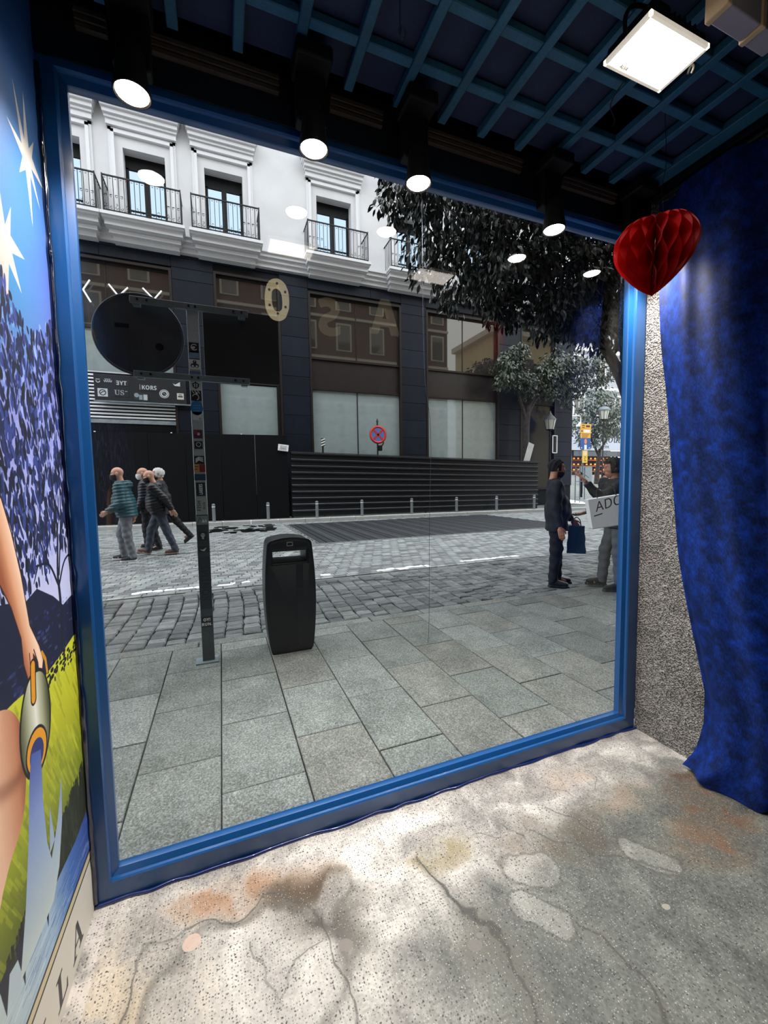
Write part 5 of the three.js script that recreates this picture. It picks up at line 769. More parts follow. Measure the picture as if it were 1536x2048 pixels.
function streetLamp(pos, h, s, label, dome) {
  const t = thing('street_lamp', label, 'street lamp', pos), gl = std({ color: '#c9c8bd', roughness: 0.35 });
  part('lamp_post', new THREE.LatheGeometry([[0, 0], [0.14, 0], [0.14, 0.25], [0.09, 0.32], [0.08, 0.9], [0.1, 0.95], [0.1, 1.02], [0.055, 1.08], [0.042, h - 0.35], [0.07, h - 0.32], [0.05, h - 0.24], [0.03, h - 0.08], [0.09, h]].map(([a, b]) => new THREE.Vector2(a, b)), 12), M.iron, t);
  const n = dome ? 8 : 6;
  const head = group('lantern', t, [0, h, 0]);
  part('lantern_glass', new THREE.CylinderGeometry(0.3 * s, 0.19 * s, 0.5 * s, n).translate(0, 0.27 * s, 0), gl, head);
  const bars = []; for (let i = 0; i < n; i++) { const a = (i + 0) / n * 6.2832; bars.push(rod([Math.sin(a) * 0.19 * s, 0.02 * s, Math.cos(a) * 0.19 * s], [Math.sin(a) * 0.3 * s, 0.52 * s, Math.cos(a) * 0.3 * s], 0.014 * s, 5)); }
  bars.push(new THREE.CylinderGeometry(0.205 * s, 0.17 * s, 0.04 * s, n)); part('lantern_frame', merge(bars), M.iron, head);
  part('lantern_roof', dome ? new THREE.LatheGeometry([[0.34, 0.5], [0.36, 0.54], [0.33, 0.6], [0.24, 0.7], [0.1, 0.76], [0, 0.77]].map(([a, b]) => new THREE.Vector2(a * s, b * s)), 16) : merge([new THREE.CylinderGeometry(0.1 * s, 0.34 * s, 0.26 * s, n).translate(0, 0.65 * s, 0), new THREE.CylinderGeometry(0.05 * s, 0.1 * s, 0.1 * s, n).translate(0, 0.83 * s, 0), new THREE.SphereGeometry(0.045 * s, 8, 6).translate(0, 0.92 * s, 0)]), dome ? M.galv : std({ color: '#8d9294', roughness: 0.5, metalness: 0.3 }), head);
  return t;
}
{
  const a = streetLamp([16.0, 0.05, -16.75], 3.95, 1.0, 'black street lamp with a six sided lantern by the corner of the dark shop front', false);
  part('hung_plate', merge([box(0.04, 0.9, 0.04, 0.1, 3.2, 0.1), box(0.04, 0.9, 0.04, 0.34, 3.2, 0.14), box(0.26, 0.04, 0.04, 0.22, 3.64, 0.12), box(0.26, 0.04, 0.04, 0.22, 2.76, 0.12)]), M.white, a);
  streetLamp([28.35, 0.9, -24], 5.2, 1.35, 'black street lamp with a domed lantern in front of the plaza tree', true);
}
{ // direction signs on the plaza
  const t = thing('sign_cluster', 'yellow and blue direction signs on a pole beyond the building corner', 'traffic sign', [21.45, 0.5, -19.8]);
  part('sign_pole', cyl(0.05, 0.05, 4.6, 12, 0.25, 2.3, -0.05), M.galv, t);
  const Y = '#e8a92c', K = '#33240a';
  const yl = (w, h, y, pw, ph, fn) => part('sign_plate', print(w, h, pw, ph, fn, 0.03), printMat, t, [0.36, y, 0.03]);
  yl(0.9, 0.3, 4.28, 90, 30, (c, w, h) => { c.fillStyle = Y; c.fillRect(0, 0, w, h); c.fillStyle = K; c.fillRect(14, 7, 22, 6); c.fillRect(46, 8, 34, 12); c.fillRect(14, 19, 22, 5); });
  yl(0.9, 0.27, 3.98, 90, 27, (c, w, h) => { c.fillStyle = Y; c.fillRect(0, 0, w, h); c.fillStyle = '#e9e6dc'; c.fillRect(28, 5, 52, 17); c.fillStyle = K; c.fillRect(8, 9, 10, 9); });
  yl(0.84, 0.28, 3.69, 84, 28, (c, w, h) => { c.fillStyle = Y; c.fillRect(0, 0, w, h); c.fillStyle = K; for (let i = 0; i < 3; i++) c.fillRect(10, 5 + i * 8, 62 - i * 8, 3); });
  const b = yl(0.86, 0.7, 3.18, 90, 74, (c, w, h) => { c.fillStyle = '#1c4f9c'; c.fillRect(0, 0, w, h); c.fillStyle = '#e58a34'; c.beginPath(); c.ellipse(45, 22, 11, 17, 0, 0, 7); c.fill(); c.fillStyle = '#e6ebf0'; c.fillRect(34, 44, 22, 30); c.beginPath(); c.arc(12, 64, 4, 0, 7); c.arc(78, 64, 4, 0, 7); c.fill(); }); b.userData.label = 'blue plate';
  part('sign_plate', print(0.42, 0.78, 44, 80, (c, w, h) => { c.fillStyle = '#e9c23a'; c.fillRect(0, 0, w, h); c.fillStyle = '#e6cfae'; c.fillRect(8, 6, 28, 24); c.fillStyle = '#5c3d0c'; c.fillRect(14, 40, 18, 5); c.fillRect(14, 52, 12, 5); c.fillRect(14, 64, 18, 5); }, 0.03), printMat, t, [0.34, 2.36, 0.03]);
  const l = thing('arm_light', 'small white lamp arm above the yellow direction signs', 'street light', [21.0, 0.5, -20.3]); part('arm', sweep([V(0, 5, 0), V(0.6, 5.02, 0), V(0.88, 5.0, 0), V(0.95, 4.8, 0), V(0.9, 4.5, 0.02)], [0.035], 6), M.white, l); part('junction', rbox(0.26, 0.4, 0.2, 0.03).translate(-0.02, 5, 0), M.white, l); part('lamp_head', new THREE.ConeGeometry(0.22, 0.3, 10).translate(0.85, 4.5, 0), M.white, l); part('pole', cyl(0.04, 0.04, 5, 8, -0.02, 2.5, -0.05), M.galv, l);
  const bp = thing('black_pole', 'short black pole on the plaza behind the man in black', 'post', [19.9, 0.25, -18.3]); part('pole', cyl(0.09, 0.08, 1.6, 12, 0, 0.8, 0), M.black, bp); part('collar', cyl(0.11, 0.11, 0.06, 12, 0, 0.05, 0), M.black, bp);
  const rl = thing('hand_rail_barrier', 'thin grey tube barrier at the corner of the dark building', 'barrier', [18.5, 0.1, -17.4]); for (const x of [0, 0.35, 0.7]) part('upright', cyl(0.025, 0.025, 2.0, 8, x, 1.0, 0), M.galv, rl); part('rail', rod([0, 1.95, 0], [1.0, 1.4, 0.02], 0.022), M.galv, rl); part('rail', rod([0, 1.2, 0], [0.7, 1.2, 0], 0.02), M.galv, rl);
  const cb = thing('utility_cabinet', 'grey slatted utility cabinet on the plaza before the banner shop', 'cabinet', [26.9, 0.85, -24.3]); part('cabinet_body', rbox(0.85, 1.55, 0.5, 0.03).translate(0, 0.78, 0), M.galv, cb); for (let i = 0; i < 5; i++) part('door_slat', box(0.1, 1.35, 0.02, -0.3 + i * 0.15, 0.8, 0.255), std({ color: '#8c979b', roughness: 0.5 }), cb); part('plinth', rbox(1.2, 0.12, 0.7, 0.03), M.iron, cb);
}
{ // shop with the banner, and the pale building above it
  const t = thing('pale_building', 'pale building over the banner shop at the end of the plaza', 'building', [0, 0, 0]);
  const z = -34;
  part('wall', span(31, 60, 6.7, 26, z - 1, z), M.far, t); part('shop_wall', span(31, 35.6, 1.7, 6.7, z - 1, z), M.galv, t); part('shop_pier', span(44.5, 60, 1.7, 6.7, z - 1, z), M.galv, t); part('shop_back', span(35, 45, 1.7, 6.7, z - 3.2, z - 3), M.bronze, t); part('shop_floor', span(35, 45, 1.6, 1.8, z - 3, z), M.kerb, t);
  for (const y of [8.4, 12.4, 16.4, 20.4]) { part('floor_band', span(31, 60, y - 1.2, y - 0.9, z, z + 0.35), M.mould, t); for (let x = 32.5; x < 58; x += 3.1) { const w = group('window', t); part('window_frame', span(x, x + 1.6, y, y + 2.4, z - 0.02, z + 0.06), M.white, w); part('pane', span(x + 0.15, x + 0.75, y + 0.15, y + 2.25, z, z + 0.08), M.mirrorDark, w); part('pane', span(x + 0.85, x + 1.45, y + 0.15, y + 2.25, z, z + 0.08), M.mirrorDark, w); } }
  const b = thing('shop_banner', 'white shop banner with black brush lettering at the end of the plaza', 'banner', [40.4, 5.62, z + 0.3]);
  part('banner_cloth', print(11.4, 1.95, 700, 120, (c, w, h) => { c.fillStyle = '#a2a8b4'; c.fillRect(0, 0, w, h); c.fillStyle = '#0c0d12'; c.font = 'italic 64px sans-serif'; c.fillText('ZAPSHOP', 96, 66); c.font = 'italic bold 68px serif'; c.fillText('Outlet', 352, 68); c.font = 'bold 27px sans-serif'; c.fillText('VINTAGE DESDE 0,99€', 92, 108); }, 0.06), printMat, b); b.rotation.y = 0.02;
  part('banner_frame', merge([box(11.5, 0.06, 0.08, 0, 1, -0.05), box(11.5, 0.06, 0.08, 0, -1, -0.05)]), M.white, b);
  const p = thing('price_awning', 'grey awning strip with painted prices under the white banner', 'awning', [40.4, 4.24, z + 0.22]); part('awning_cloth', print(9.6, 0.6, 560, 40, (c, w, h) => { c.fillStyle = '#4a5054'; c.fillRect(0, 0, w, h); c.fillStyle = '#101214'; c.font = '38px sans-serif'; c.fillText('6,99', 40, 34); c.fillText('3€', 250, 34); c.fillText('0,99', 380, 34); }, 0.05), printMat, p); part('valance_bar', box(9.6, 0.05, 0.06, 0, -0.3, 0.02), M.iron, p);
  const glow = std({ color: '#ffb257', emissive: '#ff9a30', emissiveIntensity: 0.9 }), wn = std({ color: '#7c3a1a', roughness: 0.6 });
  for (const [y, nm] of [[3.75, 'upper'], [3.1, 'middle'], [2.5, 'lower']]) { const s = thing('lit_shelf', nm + ' shelf of glowing amber lamps inside the banner shop', 'shelf', [40, y, z - 0.6]); part('shelf_board', box(8.6, 0.08, 0.5, 0, -0.2, 0), wn, s); for (let i = 0; i < 14; i++) part('shelf_lamp', new THREE.CylinderGeometry(0.07, 0.1, 0.16, 8).translate(-4.1 + i * 0.63, 0, 0), glow, s); const l = new THREE.PointLight('#ff9a40', 6, 8, 2); l.position.set(0, 0.2, 0.5); l.name = 'shelf_light'; s.add(l); }
}
{ // marquee letters hung before the pane: seen mirrored in the glass
  const font = await new FontLoader().loadAsync('fonts/droid/droid_sans_bold.typeface.json');
  const mk = (ch, x, y, e, label) => {
    const t = thing('marquee_letter', label, 'sign letter', [x, y, -0.49], Math.PI, 'marquee letters mirrored in the pane');
    const g = new TextGeometry(ch, { font, size: 0.22, depth: 0.03, curveSegments: 10, bevelEnabled: true, bevelThickness: 0.004, bevelSize: 0.003, bevelSegments: 2 }); g.computeBoundingBox(); const bb = g.boundingBox; g.translate(-(bb.min.x + bb.max.x) / 2, -(bb.min.y + bb.max.y) / 2, 0); if (ch === 'O') g.scale(0.72, 1.05, 1);
    part('letter_face', uvm(g), std({ color: '#e8dcb8', emissive: '#f2dfb0', emissiveIntensity: e, roughness: 0.6 }), t);
    const bl = []; for (let i = 0; i < 6; i++) { const a = i / 6 * 6.283; bl.push(new THREE.SphereGeometry(0.008, 8, 6).translate(Math.sin(a) * 0.055, Math.cos(a) * 0.09, 0.038)); } if (ch === 'O') part('bulb', merge(bl), std({ color: '#5a5038', roughness: 0.4 }), t);
    part('hanger', rod([0, 0.11, 0.012], [0, YC - y + 0.02, 0.012], 0.004), M.black, t);
  };
  mk('O', 0.37, 2.54, 6, 'beige marquee letter O, seen as a reflection on the dark facade');
  mk('S', 0.7, 2.48, 0.7, 'dim marquee letter S, seen as a reflection in the pane');
  mk('A', 1.09, 2.53, 0.7, 'dim marquee letter A, seen as a reflection in the pane');
}
// ================================================================ PEOPLE
// distance fields, meshed by surface nets
function nets(f, lo, hi, cell) {
  const n = [0, 1, 2].map((i) => Math.ceil((hi[i] - lo[i]) / cell) + 1), [nx, ny, nz] = n, val = new Float32Array(nx * ny * nz), id = (x, y, z) => x + nx * (y + ny * z);
  for (let z = 0; z < nz; z++) for (let y = 0; y < ny; y++) for (let x = 0; x < nx; x++) val[id(x, y, z)] = f(lo[0] + x * cell, lo[1] + y * cell, lo[2] + z * cell);
  const at = new Int32Array(nx * ny * nz).fill(-1), pos = [], E = [[0, 1], [2, 3], [4, 5], [6, 7], [0, 2], [1, 3], [4, 6], [5, 7], [0, 4], [1, 5], [2, 6], [3, 7]];
  for (let z = 0; z < nz - 1; z++) for (let y = 0; y < ny - 1; y++) for (let x = 0; x < nx - 1; x++) {
    const v = []; let m = 0; for (let c = 0; c < 8; c++) { v[c] = val[id(x + (c & 1), y + ((c >> 1) & 1), z + (c >> 2))]; if (v[c] < 0) m |= 1 << c; }
    if (!m || m === 255) continue;
    let px = 0, py = 0, pz = 0, k = 0;
    for (const [a, b] of E) if ((v[a] < 0) !== (v[b] < 0)) { const t = v[a] / (v[a] - v[b]); px += (a & 1) + ((b & 1) - (a & 1)) * t; py += ((a >> 1) & 1) + (((b >> 1) & 1) - ((a >> 1) & 1)) * t; pz += (a >> 2) + ((b >> 2) - (a >> 2)) * t; k++; }
    at[id(x, y, z)] = pos.length / 3; pos.push(lo[0] + (x + px / k) * cell, lo[1] + (y + py / k) * cell, lo[2] + (z + pz / k) * cell);
  }
  const idx = [], quad = (a, b, c, d, flip) => { if (a < 0 || b < 0 || c < 0 || d < 0) return; flip ? idx.push(a, b, c, a, c, d) : idx.push(a, c, b, a, d, c); };
  for (let z = 1; z < nz - 1; z++) for (let y = 1; y < ny - 1; y++) for (let x = 1; x < nx - 1; x++) {
    const s = val[id(x, y, z)] < 0;
    if (s !== val[id(x + 1, y, z)] < 0) quad(at[id(x, y - 1, z - 1)], at[id(x, y, z - 1)], at[id(x, y, z)], at[id(x, y - 1, z)], s);
    if (s !== val[id(x, y + 1, z)] < 0) quad(at[id(x - 1, y, z - 1)], at[id(x - 1, y, z)], at[id(x, y, z)], at[id(x, y, z - 1)], s);
    if (s !== val[id(x, y, z + 1)] < 0) quad(at[id(x - 1, y - 1, z)], at[id(x, y - 1, z)], at[id(x, y, z)], at[id(x - 1, y, z)], s);
  }
  const nor = new Float32Array(pos.length), h = cell * 0.6;
  for (let i = 0; i < pos.length; i += 3) { const [x, y, z] = [pos[i], pos[i + 1], pos[i + 2]]; let a = f(x + h, y, z) - f(x - h, y, z), b = f(x, y + h, z) - f(x, y - h, z), c = f(x, y, z + h) - f(x, y, z - h); const l = Math.hypot(a, b, c) || 1; nor[i] = a / l; nor[i + 1] = b / l; nor[i + 2] = c / l; }
  const g = new THREE.BufferGeometry(); g.setAttribute('position', new THREE.Float32BufferAttribute(pos, 3)); g.setAttribute('normal', new THREE.BufferAttribute(nor, 3)); g.setIndex(idx); return g;
}
const cap = (a, b, r0, r1) => { const dx = b.x - a.x, dy = b.y - a.y, dz = b.z - a.z, L = dx * dx + dy * dy + dz * dz || 1e-9; return (x, y, z) => { const px = x - a.x, py = y - a.y, pz = z - a.z; let t = (px * dx + py * dy + pz * dz) / L; t = t < 0 ? 0 : t > 1 ? 1 : t; return Math.hypot(px - dx * t, py - dy * t, pz - dz * t) - (r0 + (r1 - r0) * t); }; };
const smin = (a, b, k) => { const h = Math.max(k - Math.abs(a - b), 0) / k; return Math.min(a, b) - h * h * k * 0.25; };
const uni = (list, k) => (x, y, z) => { let d = list[0](x, y, z); for (let i = 1; i < list.length; i++) d = smin(d, list[i](x, y, z), k); return d; };
const ell = (c, r) => (x, y, z) => { const a = (x - c[0]) / r[0], b = (y - c[1]) / r[1], d = (z - c[2]) / r[2], k = Math.hypot(a, b, d); return (k - 1) * Math.min(...r) * (k > 1 ? 1 : 1); };
const bounds = (pts, pad) => { const lo = [1e9, 1e9, 1e9], hi = [-1e9, -1e9, -1e9]; for (const p of pts) [p.x, p.y, p.z].forEach((v, i) => { lo[i] = Math.min(lo[i], v - pad); hi[i] = Math.max(hi[i], v + pad); }); return [lo, hi]; };
const tint = (g, fn) => { const p = g.attributes.position, c = new Float32Array(p.count * 3); for (let i = 0; i < p.count; i++) c.set(fn(p.getX(i), p.getY(i), p.getZ(i)), i * 3); g.setAttribute('color', new THREE.BufferAttribute(c, 3)); return g; };

// head, facing +z, chin to crown about 0.235
const skull = uni([ell([0, 0.035, -0.012], [0.076, 0.09, 0.098]), ell([0, -0.035, 0.012], [0.062, 0.082, 0.078]), ell([0, -0.085, 0.05], [0.03, 0.028, 0.03])], 0.04);
const faceField = (() => { const bits = uni([skull, cap(V(0, 0.012, 0.083), V(0, -0.026, 0.103), 0.01, 0.014), cap(V(-0.036, 0.03, 0.074), V(0.036, 0.03, 0.074), 0.012, 0.012), cap(V(-0.018, -0.062, 0.082), V(0.018, -0.062, 0.082), 0.01, 0.01), cap(V(-0.04, -0.01, 0.068), V(-0.05, -0.02, 0.05), 0.018, 0.016), cap(V(0.04, -0.01, 0.068), V(0.05, -0.02, 0.05), 0.018, 0.016), cap(V(0, -0.06, -0.02), V(0, -0.16, -0.035), 0.056, 0.06)], 0.022); const ears = [-1, 1].map((s) => uni([ell([s * 0.079, 0.002, -0.012], [0.011, 0.03, 0.019]), ell([s * 0.076, -0.022, -0.006], [0.009, 0.012, 0.01])], 0.01)); const eye = [-1, 1].map((s) => cap(V(s * 0.026, 0.012, 0.094), V(s * 0.042, 0.012, 0.088), 0.008, 0.007)); return (x, y, z) => { let d = bits(x, y, z); d = smin(d, Math.min(ears[0](x, y, z), ears[1](x, y, z)), 0.008); return Math.max(d, -Math.min(eye[0](x, y, z), eye[1](x, y, z))); }; })();
const headGeo = tint(nets(faceField, [-0.11, -0.2, -0.13], [0.11, 0.15, 0.13], 0.0042), (x, y, z) => {
  if (z > 0.07 && Math.abs(y - 0.012) < 0.007 && Math.abs(Math.abs(x) - 0.034) < 0.011) return [0.06, 0.04, 0.035];
  if (z > 0.06 && Math.abs(y - 0.036) < 0.006 && Math.abs(x) > 0.012 && Math.abs(x) < 0.055) return [0.3, 0.24, 0.2];
  if (z > 0.076 && Math.abs(y + 0.062) < 0.008 && Math.abs(x) < 0.022) return [0.75, 0.4, 0.38];
  return [1, 1, 1];
});
const hairCap = (thick, front, low) => nets((x, y, z) => { const d = skull(x, y, z) - thick * (0.8 + 0.35 * Math.sin(x * 90 + y * 40) * Math.sin(z * 80)); return Math.max(d, -(skull(x, y, z) + 0.006), low - y - 0.02 * (z < 0 ? 1 : 0) * (-z * 6), Math.min(front - y, z - 0.04) , Math.max(z - 0.085, -1)); }, [-0.12, -0.14, -0.15], [0.12, 0.17, 0.13], 0.005);
const shortHair = hairCap(0.014, 0.075, -0.035), bushyHair = hairCap(0.026, 0.07, -0.06), beard = nets((x, y, z) => Math.max(faceField(x, y, z) - 0.006, -(faceField(x, y, z) + 0.004), y + 0.045, -0.005 - z, -0.14 - y), [-0.1, -0.16, -0.02], [0.1, -0.02, 0.13], 0.005);
const maskGeo = nets((x, y, z) => { const s = uni([skull, ell([0, -0.045, 0.07], [0.04, 0.045, 0.045])], 0.03)(x, y, z); return Math.max(s - 0.01, -(s - 0.001), y + 0.008 - Math.max(0, 0.016 - Math.abs(x) * 0.5), -0.112 - y, 0.012 - z); }, [-0.1, -0.13, 0], [0.1, 0.03, 0.14], 0.0045);
const shoeUp = nets((x, y, z) => Math.max(uni([cap(V(0, 0.05, -0.05), V(0, 0.045, 0.13), 0.042, 0.036), cap(V(0, 0.06, -0.04), V(0, 0.1, -0.045), 0.04, 0.042), cap(V(0, 0.085, 0), V(0, 0.055, 0.08), 0.03, 0.025)], 0.03)(x * 0.95, y, z), 0.02 - y, y - 0.105), [-0.07, -0.01, -0.12], [0.07, 0.13, 0.2], 0.007);
const shoeSole = nets((x, y, z) => Math.max(cap(V(0, 0.02, -0.05), V(0, 0.02, 0.135), 0.049, 0.044)(x, 0.02, z), y - 0.028 - 0.004 * (z > 0.1 ? 1 : 0), -y), [-0.07, -0.01, -0.12], [0.07, 0.05, 0.2], 0.006);

function hand(at, dir, palm, curl, side) {             // palm and five bent fingers, along dir, the palm turned to palm
  const d = dir.clone().normalize(), n = palm.clone().sub(d.clone().multiplyScalar(palm.dot(d))).normalize(), w = new THREE.Vector3().crossVectors(n, d).multiplyScalar(side), P = (a, b, c) => at.clone().addScaledVector(d, a).addScaledVector(w, b).addScaledVector(n, c), fs = [], pts = [];
  fs.push(uni([cap(P(-0.02, 0, 0), P(0.03, 0, 0), 0.024, 0.02), cap(P(0.02, -0.024, 0), P(0.085, -0.028, 0), 0.016, 0.011), cap(P(0.02, -0.008, 0), P(0.09, -0.009, 0), 0.016, 0.011), cap(P(0.02, 0.01, 0), P(0.088, 0.01, 0), 0.016, 0.011), cap(P(0.02, 0.024, 0), P(0.083, 0.028, 0), 0.015, 0.01)], 0.015));
  [[-0.029, 0.06, 0], [-0.01, 0.072, 0.005], [0.01, 0.068, 0.003], [0.029, 0.052, -0.004]].forEach(([b, l, o]) => { let p = P(0.087 + o, b, 0), a = curl * 0.5; const q = []; q.push(p); for (const [f, s] of [[0.45, 1], [0.32, 1.5], [0.25, 1.2]]) { const v = d.clone().multiplyScalar(Math.cos(a)).addScaledVector(n, Math.sin(a)); p = p.clone().addScaledVector(v, l * f * 1.15); q.push(p); a += curl * s; } for (let i = 0; i < 3; i++) fs.push(cap(q[i], q[i + 1], 0.0092 - i * 0.0006, 0.0086 - i * 0.0006)); pts.push(...q); });
  const t0 = P(0.012, -0.028, 0.004), t1 = P(0.05, -0.05, 0.016), t2 = P(0.082, -0.052, 0.028); fs.push(cap(t0, t1, 0.013, 0.0105), cap(t1, t2, 0.0105, 0.008)); pts.push(t0, t1, t2, P(-0.03, 0.03, 0), P(-0.03, -0.03, 0), P(0.03, 0.03, 0.0));
  const [lo, hi] = bounds(pts, 0.026); return nets(uni(fs, 0.007), lo, hi, 0.0042);
}
const skinA = std({ color: '#bd8f78', roughness: 0.55, vertexColors: true }), skinB = std({ color: '#b98268', roughness: 0.55, vertexColors: true });
const cloth = (c, r = 0.75) => std({ color: c, roughness: r });

function person(o) {
  const s = (o.h ?? 1.8) / 1.8, t = thing('person', o.label, 'person', o.pos, o.yaw), S = (k) => k * s;
  const dir = (a, out = 0, sd = 1) => V(Math.sin(out) * sd, -Math.cos(a) * Math.cos(out), Math.sin(a) * Math.cos(out));
  const hips = V(0, 0, 0), J = { legs: [], arms: [] };
  [1, -1].forEach((sd, i) => { const [a, b, fp, out = 0.03] = o.legs[i]; const hip = V(S(0.09) * sd, 0, 0), knee = hip.clone().addScaledVector(dir(a, out, sd), S(0.44)), ank = knee.clone().addScaledVector(dir(a - b, out * 0.5, sd), S(0.42)); J.legs.push({ hip, knee, ank, fp, sd, yaw: (o.footYaw ?? 0.15) * sd }); });
  // lowest point of the soles sets the height of the hips
  const low = Math.min(...J.legs.map(({ ank, fp }) => Math.min(ank.y - S(0.085) * Math.cos(fp) - Math.max(0, Math.sin(fp)) * S(0.18), ank.y - S(0.085) * Math.cos(fp) - Math.max(0, -Math.sin(fp)) * S(0.09)))), lift = -low;
  const up = (v) => { v.y += lift; return v; }; J.legs.forEach((l) => { up(l.hip); up(l.knee); up(l.ank); }); up(hips);
  const L = o.lean ?? 0, A = (k, x = 0) => V(x, hips.y + Math.cos(L) * S(k), Math.sin(L) * S(k)), neck = A(0.53), hl = L * 0.6 + (o.neck ?? 0.12), head = neck.clone().add(V(0, Math.cos(hl) * S(0.17), Math.sin(hl) * S(0.17)));
  [1, -1].forEach((sd, i) => { const [a, out, el, inn = 0] = o.arms[i]; const sh = A(0.47, S(0.185) * sd), elb = sh.clone().addScaledVector(dir(a, out, sd), S(0.3)), wr = elb.clone().addScaledVector(dir(a + el, out - inn, sd), S(0.255)); J.arms.push({ sh, elb, wr, sd, d: wr.clone().sub(elb).normalize() }); });
  // body
  const B = [cap(A(0.02, S(0.06)), A(0.3, S(0.075)), S(0.105), S(0.1)), cap(A(0.02, S(-0.06)), A(0.3, S(-0.075)), S(0.105), S(0.1)), cap(A(0.3, S(0.07)), A(0.42, S(0.08)), S(0.105), S(0.085)), cap(A(0.3, S(-0.07)), A(0.42, S(-0.08)), S(0.105), S(0.085)), cap(A(0.46, S(0.15)), A(0.46, S(-0.15)), S(0.06), S(0.06)), cap(A(0.46), neck.clone().lerp(head, 0.4), S(0.06), S(0.055)), cap(V(S(0.07), hips.y, 0), V(S(-0.07), hips.y, 0), S(0.12), S(0.12))];
  for (const l of J.legs) B.push(cap(l.hip, l.knee, S(0.09), S(0.058)), cap(l.knee, l.ank, S(0.056), S(0.038)), cap(l.ank, l.ank.clone().add(V(0, S(-0.04), S(0.1))), S(0.036), S(0.03)));
  for (const a of J.arms) B.push(cap(a.sh, a.elb, S(0.052), S(0.04)), cap(a.elb, a.wr, S(0.04), S(0.027)));
  const pts = [head, neck, ...J.legs.flatMap((l) => [l.hip, l.knee, l.ank]), ...J.arms.flatMap((a) => [a.sh, a.elb, a.wr])], [lo, hi] = bounds(pts, 0.2);
  hi[1] = head.y;
  const bodyG = tint(nets(uni(B, 0.035), lo, hi, 0.014), () => [1, 1, 1]);
  const hm = new THREE.Matrix4().compose(head, new THREE.Quaternion().setFromEuler(new THREE.Euler(o.headPitch ?? 0.05, o.headYaw ?? 0, 0, 'YXZ')), V(s, s, s));
  const geos = [bodyG, headGeo.clone().applyMatrix4(hm)];
  J.arms.forEach((a, i) => geos.push(tint(hand(a.wr.clone().addScaledVector(a.d, S(0.03)), a.d, (o.palm?.[i]) ? V(...o.palm[i]) : V(-a.sd, 0, 0.1), o.curl?.[i] ?? 0.35, -a.sd), () => [1, 1, 1])));
  part('body', mergeGeometries(geos.map((g) => { const q = g.clone(); q.deleteAttribute('uv'); return q; })), o.skin ?? skinA, t);
  // jacket
  const puff = o.puff ?? 0, hem = hips.y + S(o.hem ?? -0.06), ax = V(0, Math.cos(L), Math.sin(L)), q = o.bulk ?? 0.03;
  const quilt = (x, y, z) => (puff ? puff * (1 - Math.pow(Math.abs(Math.cos(((y - hips.y) * ax.y + z * ax.z) * Math.PI / 0.062)), 6)) : 0);
  const torso = uni([...[1, -1].flatMap((sd) => [cap(A(o.hem ?? -0.06, S(0.075) * sd), A(0.12, S(0.075) * sd), S(0.118 + q), S(0.115 + q)), cap(A(0.12, S(0.075) * sd), A(0.4, S(0.085) * sd), S(0.112 + q), S(0.088 + q)), cap(A(0.45, S(0.15) * sd), A(0.47), S(0.066 + q * 0.6), S(0.07 + q * 0.5))]), ...(o.belly ? [cap(A(0.1).add(V(0, 0, S(0.06))), A(0.22).add(V(0, 0, S(0.05))), S(0.12 + q), S(0.11 + q))] : []), cap(A(0.44), A(0.53), S(0.085), S(0.08))], 0.05);
  const sleeves = J.arms.map((a) => uni([cap(a.sh, a.elb, S(0.06 + q * 0.7), S(0.052 + q * 0.6)), cap(a.elb, a.wr, S(0.052 + q * 0.6), S(0.036 + q * 0.4))], 0.03));
  const wrist = J.arms.map((a) => (x, y, z) => (x - a.wr.x) * a.d.x + (y - a.wr.y) * a.d.y + (z - a.wr.z) * a.d.z - S(0.012));
  const hood = o.hood ? cap(A(0.5).add(V(S(0.07), 0, S(-0.1))), A(0.5).add(V(S(-0.07), 0, S(-0.1))), S(0.075), S(0.075)) : null;
  const fold = (x, y, z) => 0.004 * Math.sin(y * 38 + x * 9 + z * 21) + 0.003 * Math.sin(x * 47 - y * 23 + z * 33);
  const jf = (x, y, z) => { let d = Math.max(torso(x, y, z), hem - y); for (let i = 0; i < 2; i++) d = smin(d, Math.max(sleeves[i](x, y, z), wrist[i](x, y, z)), 0.02); if (hood) d = smin(d, hood(x, y, z), 0.03); d -= quilt(x, y, z) + (puff ? 0 : fold(x, y, z)); return Math.max(d, (x - neck.x) * 0 + (y - neck.y) * ax.y + (z - neck.z) * ax.z - S(0.035)); };
  const [jl, jh] = bounds([neck, A(o.hem ?? -0.06), ...J.arms.flatMap((a) => [a.sh, a.elb, a.wr])], 0.23);
  part('jacket', nets(jf, jl, jh, 0.0135), o.jacket, t);
  if (o.hemBand) part('jacket_hem', nets((x, y, z) => Math.max(Math.abs(torso(x, y, z)) - 0.012, Math.abs(y - hem) - 0.012), [jl[0], hem - 0.03, jl[2]], [jh[0], hem + 0.03, jh[2]], 0.011), o.hemBand, t);
  // trousers
  const tr = J.legs.map((l) => uni([cap(l.hip, l.knee, S(0.108), S(0.078)), cap(l.knee, l.ank, S(0.076), S(0.062))], 0.03)), waist = hips.y + S(0.05);
  const tf = (x, y, z) => { let d = smin(tr[0](x, y, z), tr[1](x, y, z), 0.02); d = smin(d, Math.hypot(x * 0.75, y - hips.y + S(0.01), z) - S(0.135), 0.05); d += fold(x * 1.3, y * 1.4, z); for (const l of J.legs) { const k = l.ank.clone().sub(l.knee).normalize(), e = (x - l.ank.x) * k.x + (y - l.ank.y) * k.y + (z - l.ank.z) * k.z; if (Math.hypot(x - l.ank.x, y - l.ank.y, z - l.ank.z) < 0.16) d = Math.max(d, e - S(0.035)); } return Math.max(d, y - waist); };
  const [tl, th] = bounds(J.legs.flatMap((l) => [l.hip, l.knee, l.ank]), 0.18); part('trousers', nets(tf, tl, th, 0.0135), o.trousers, t);
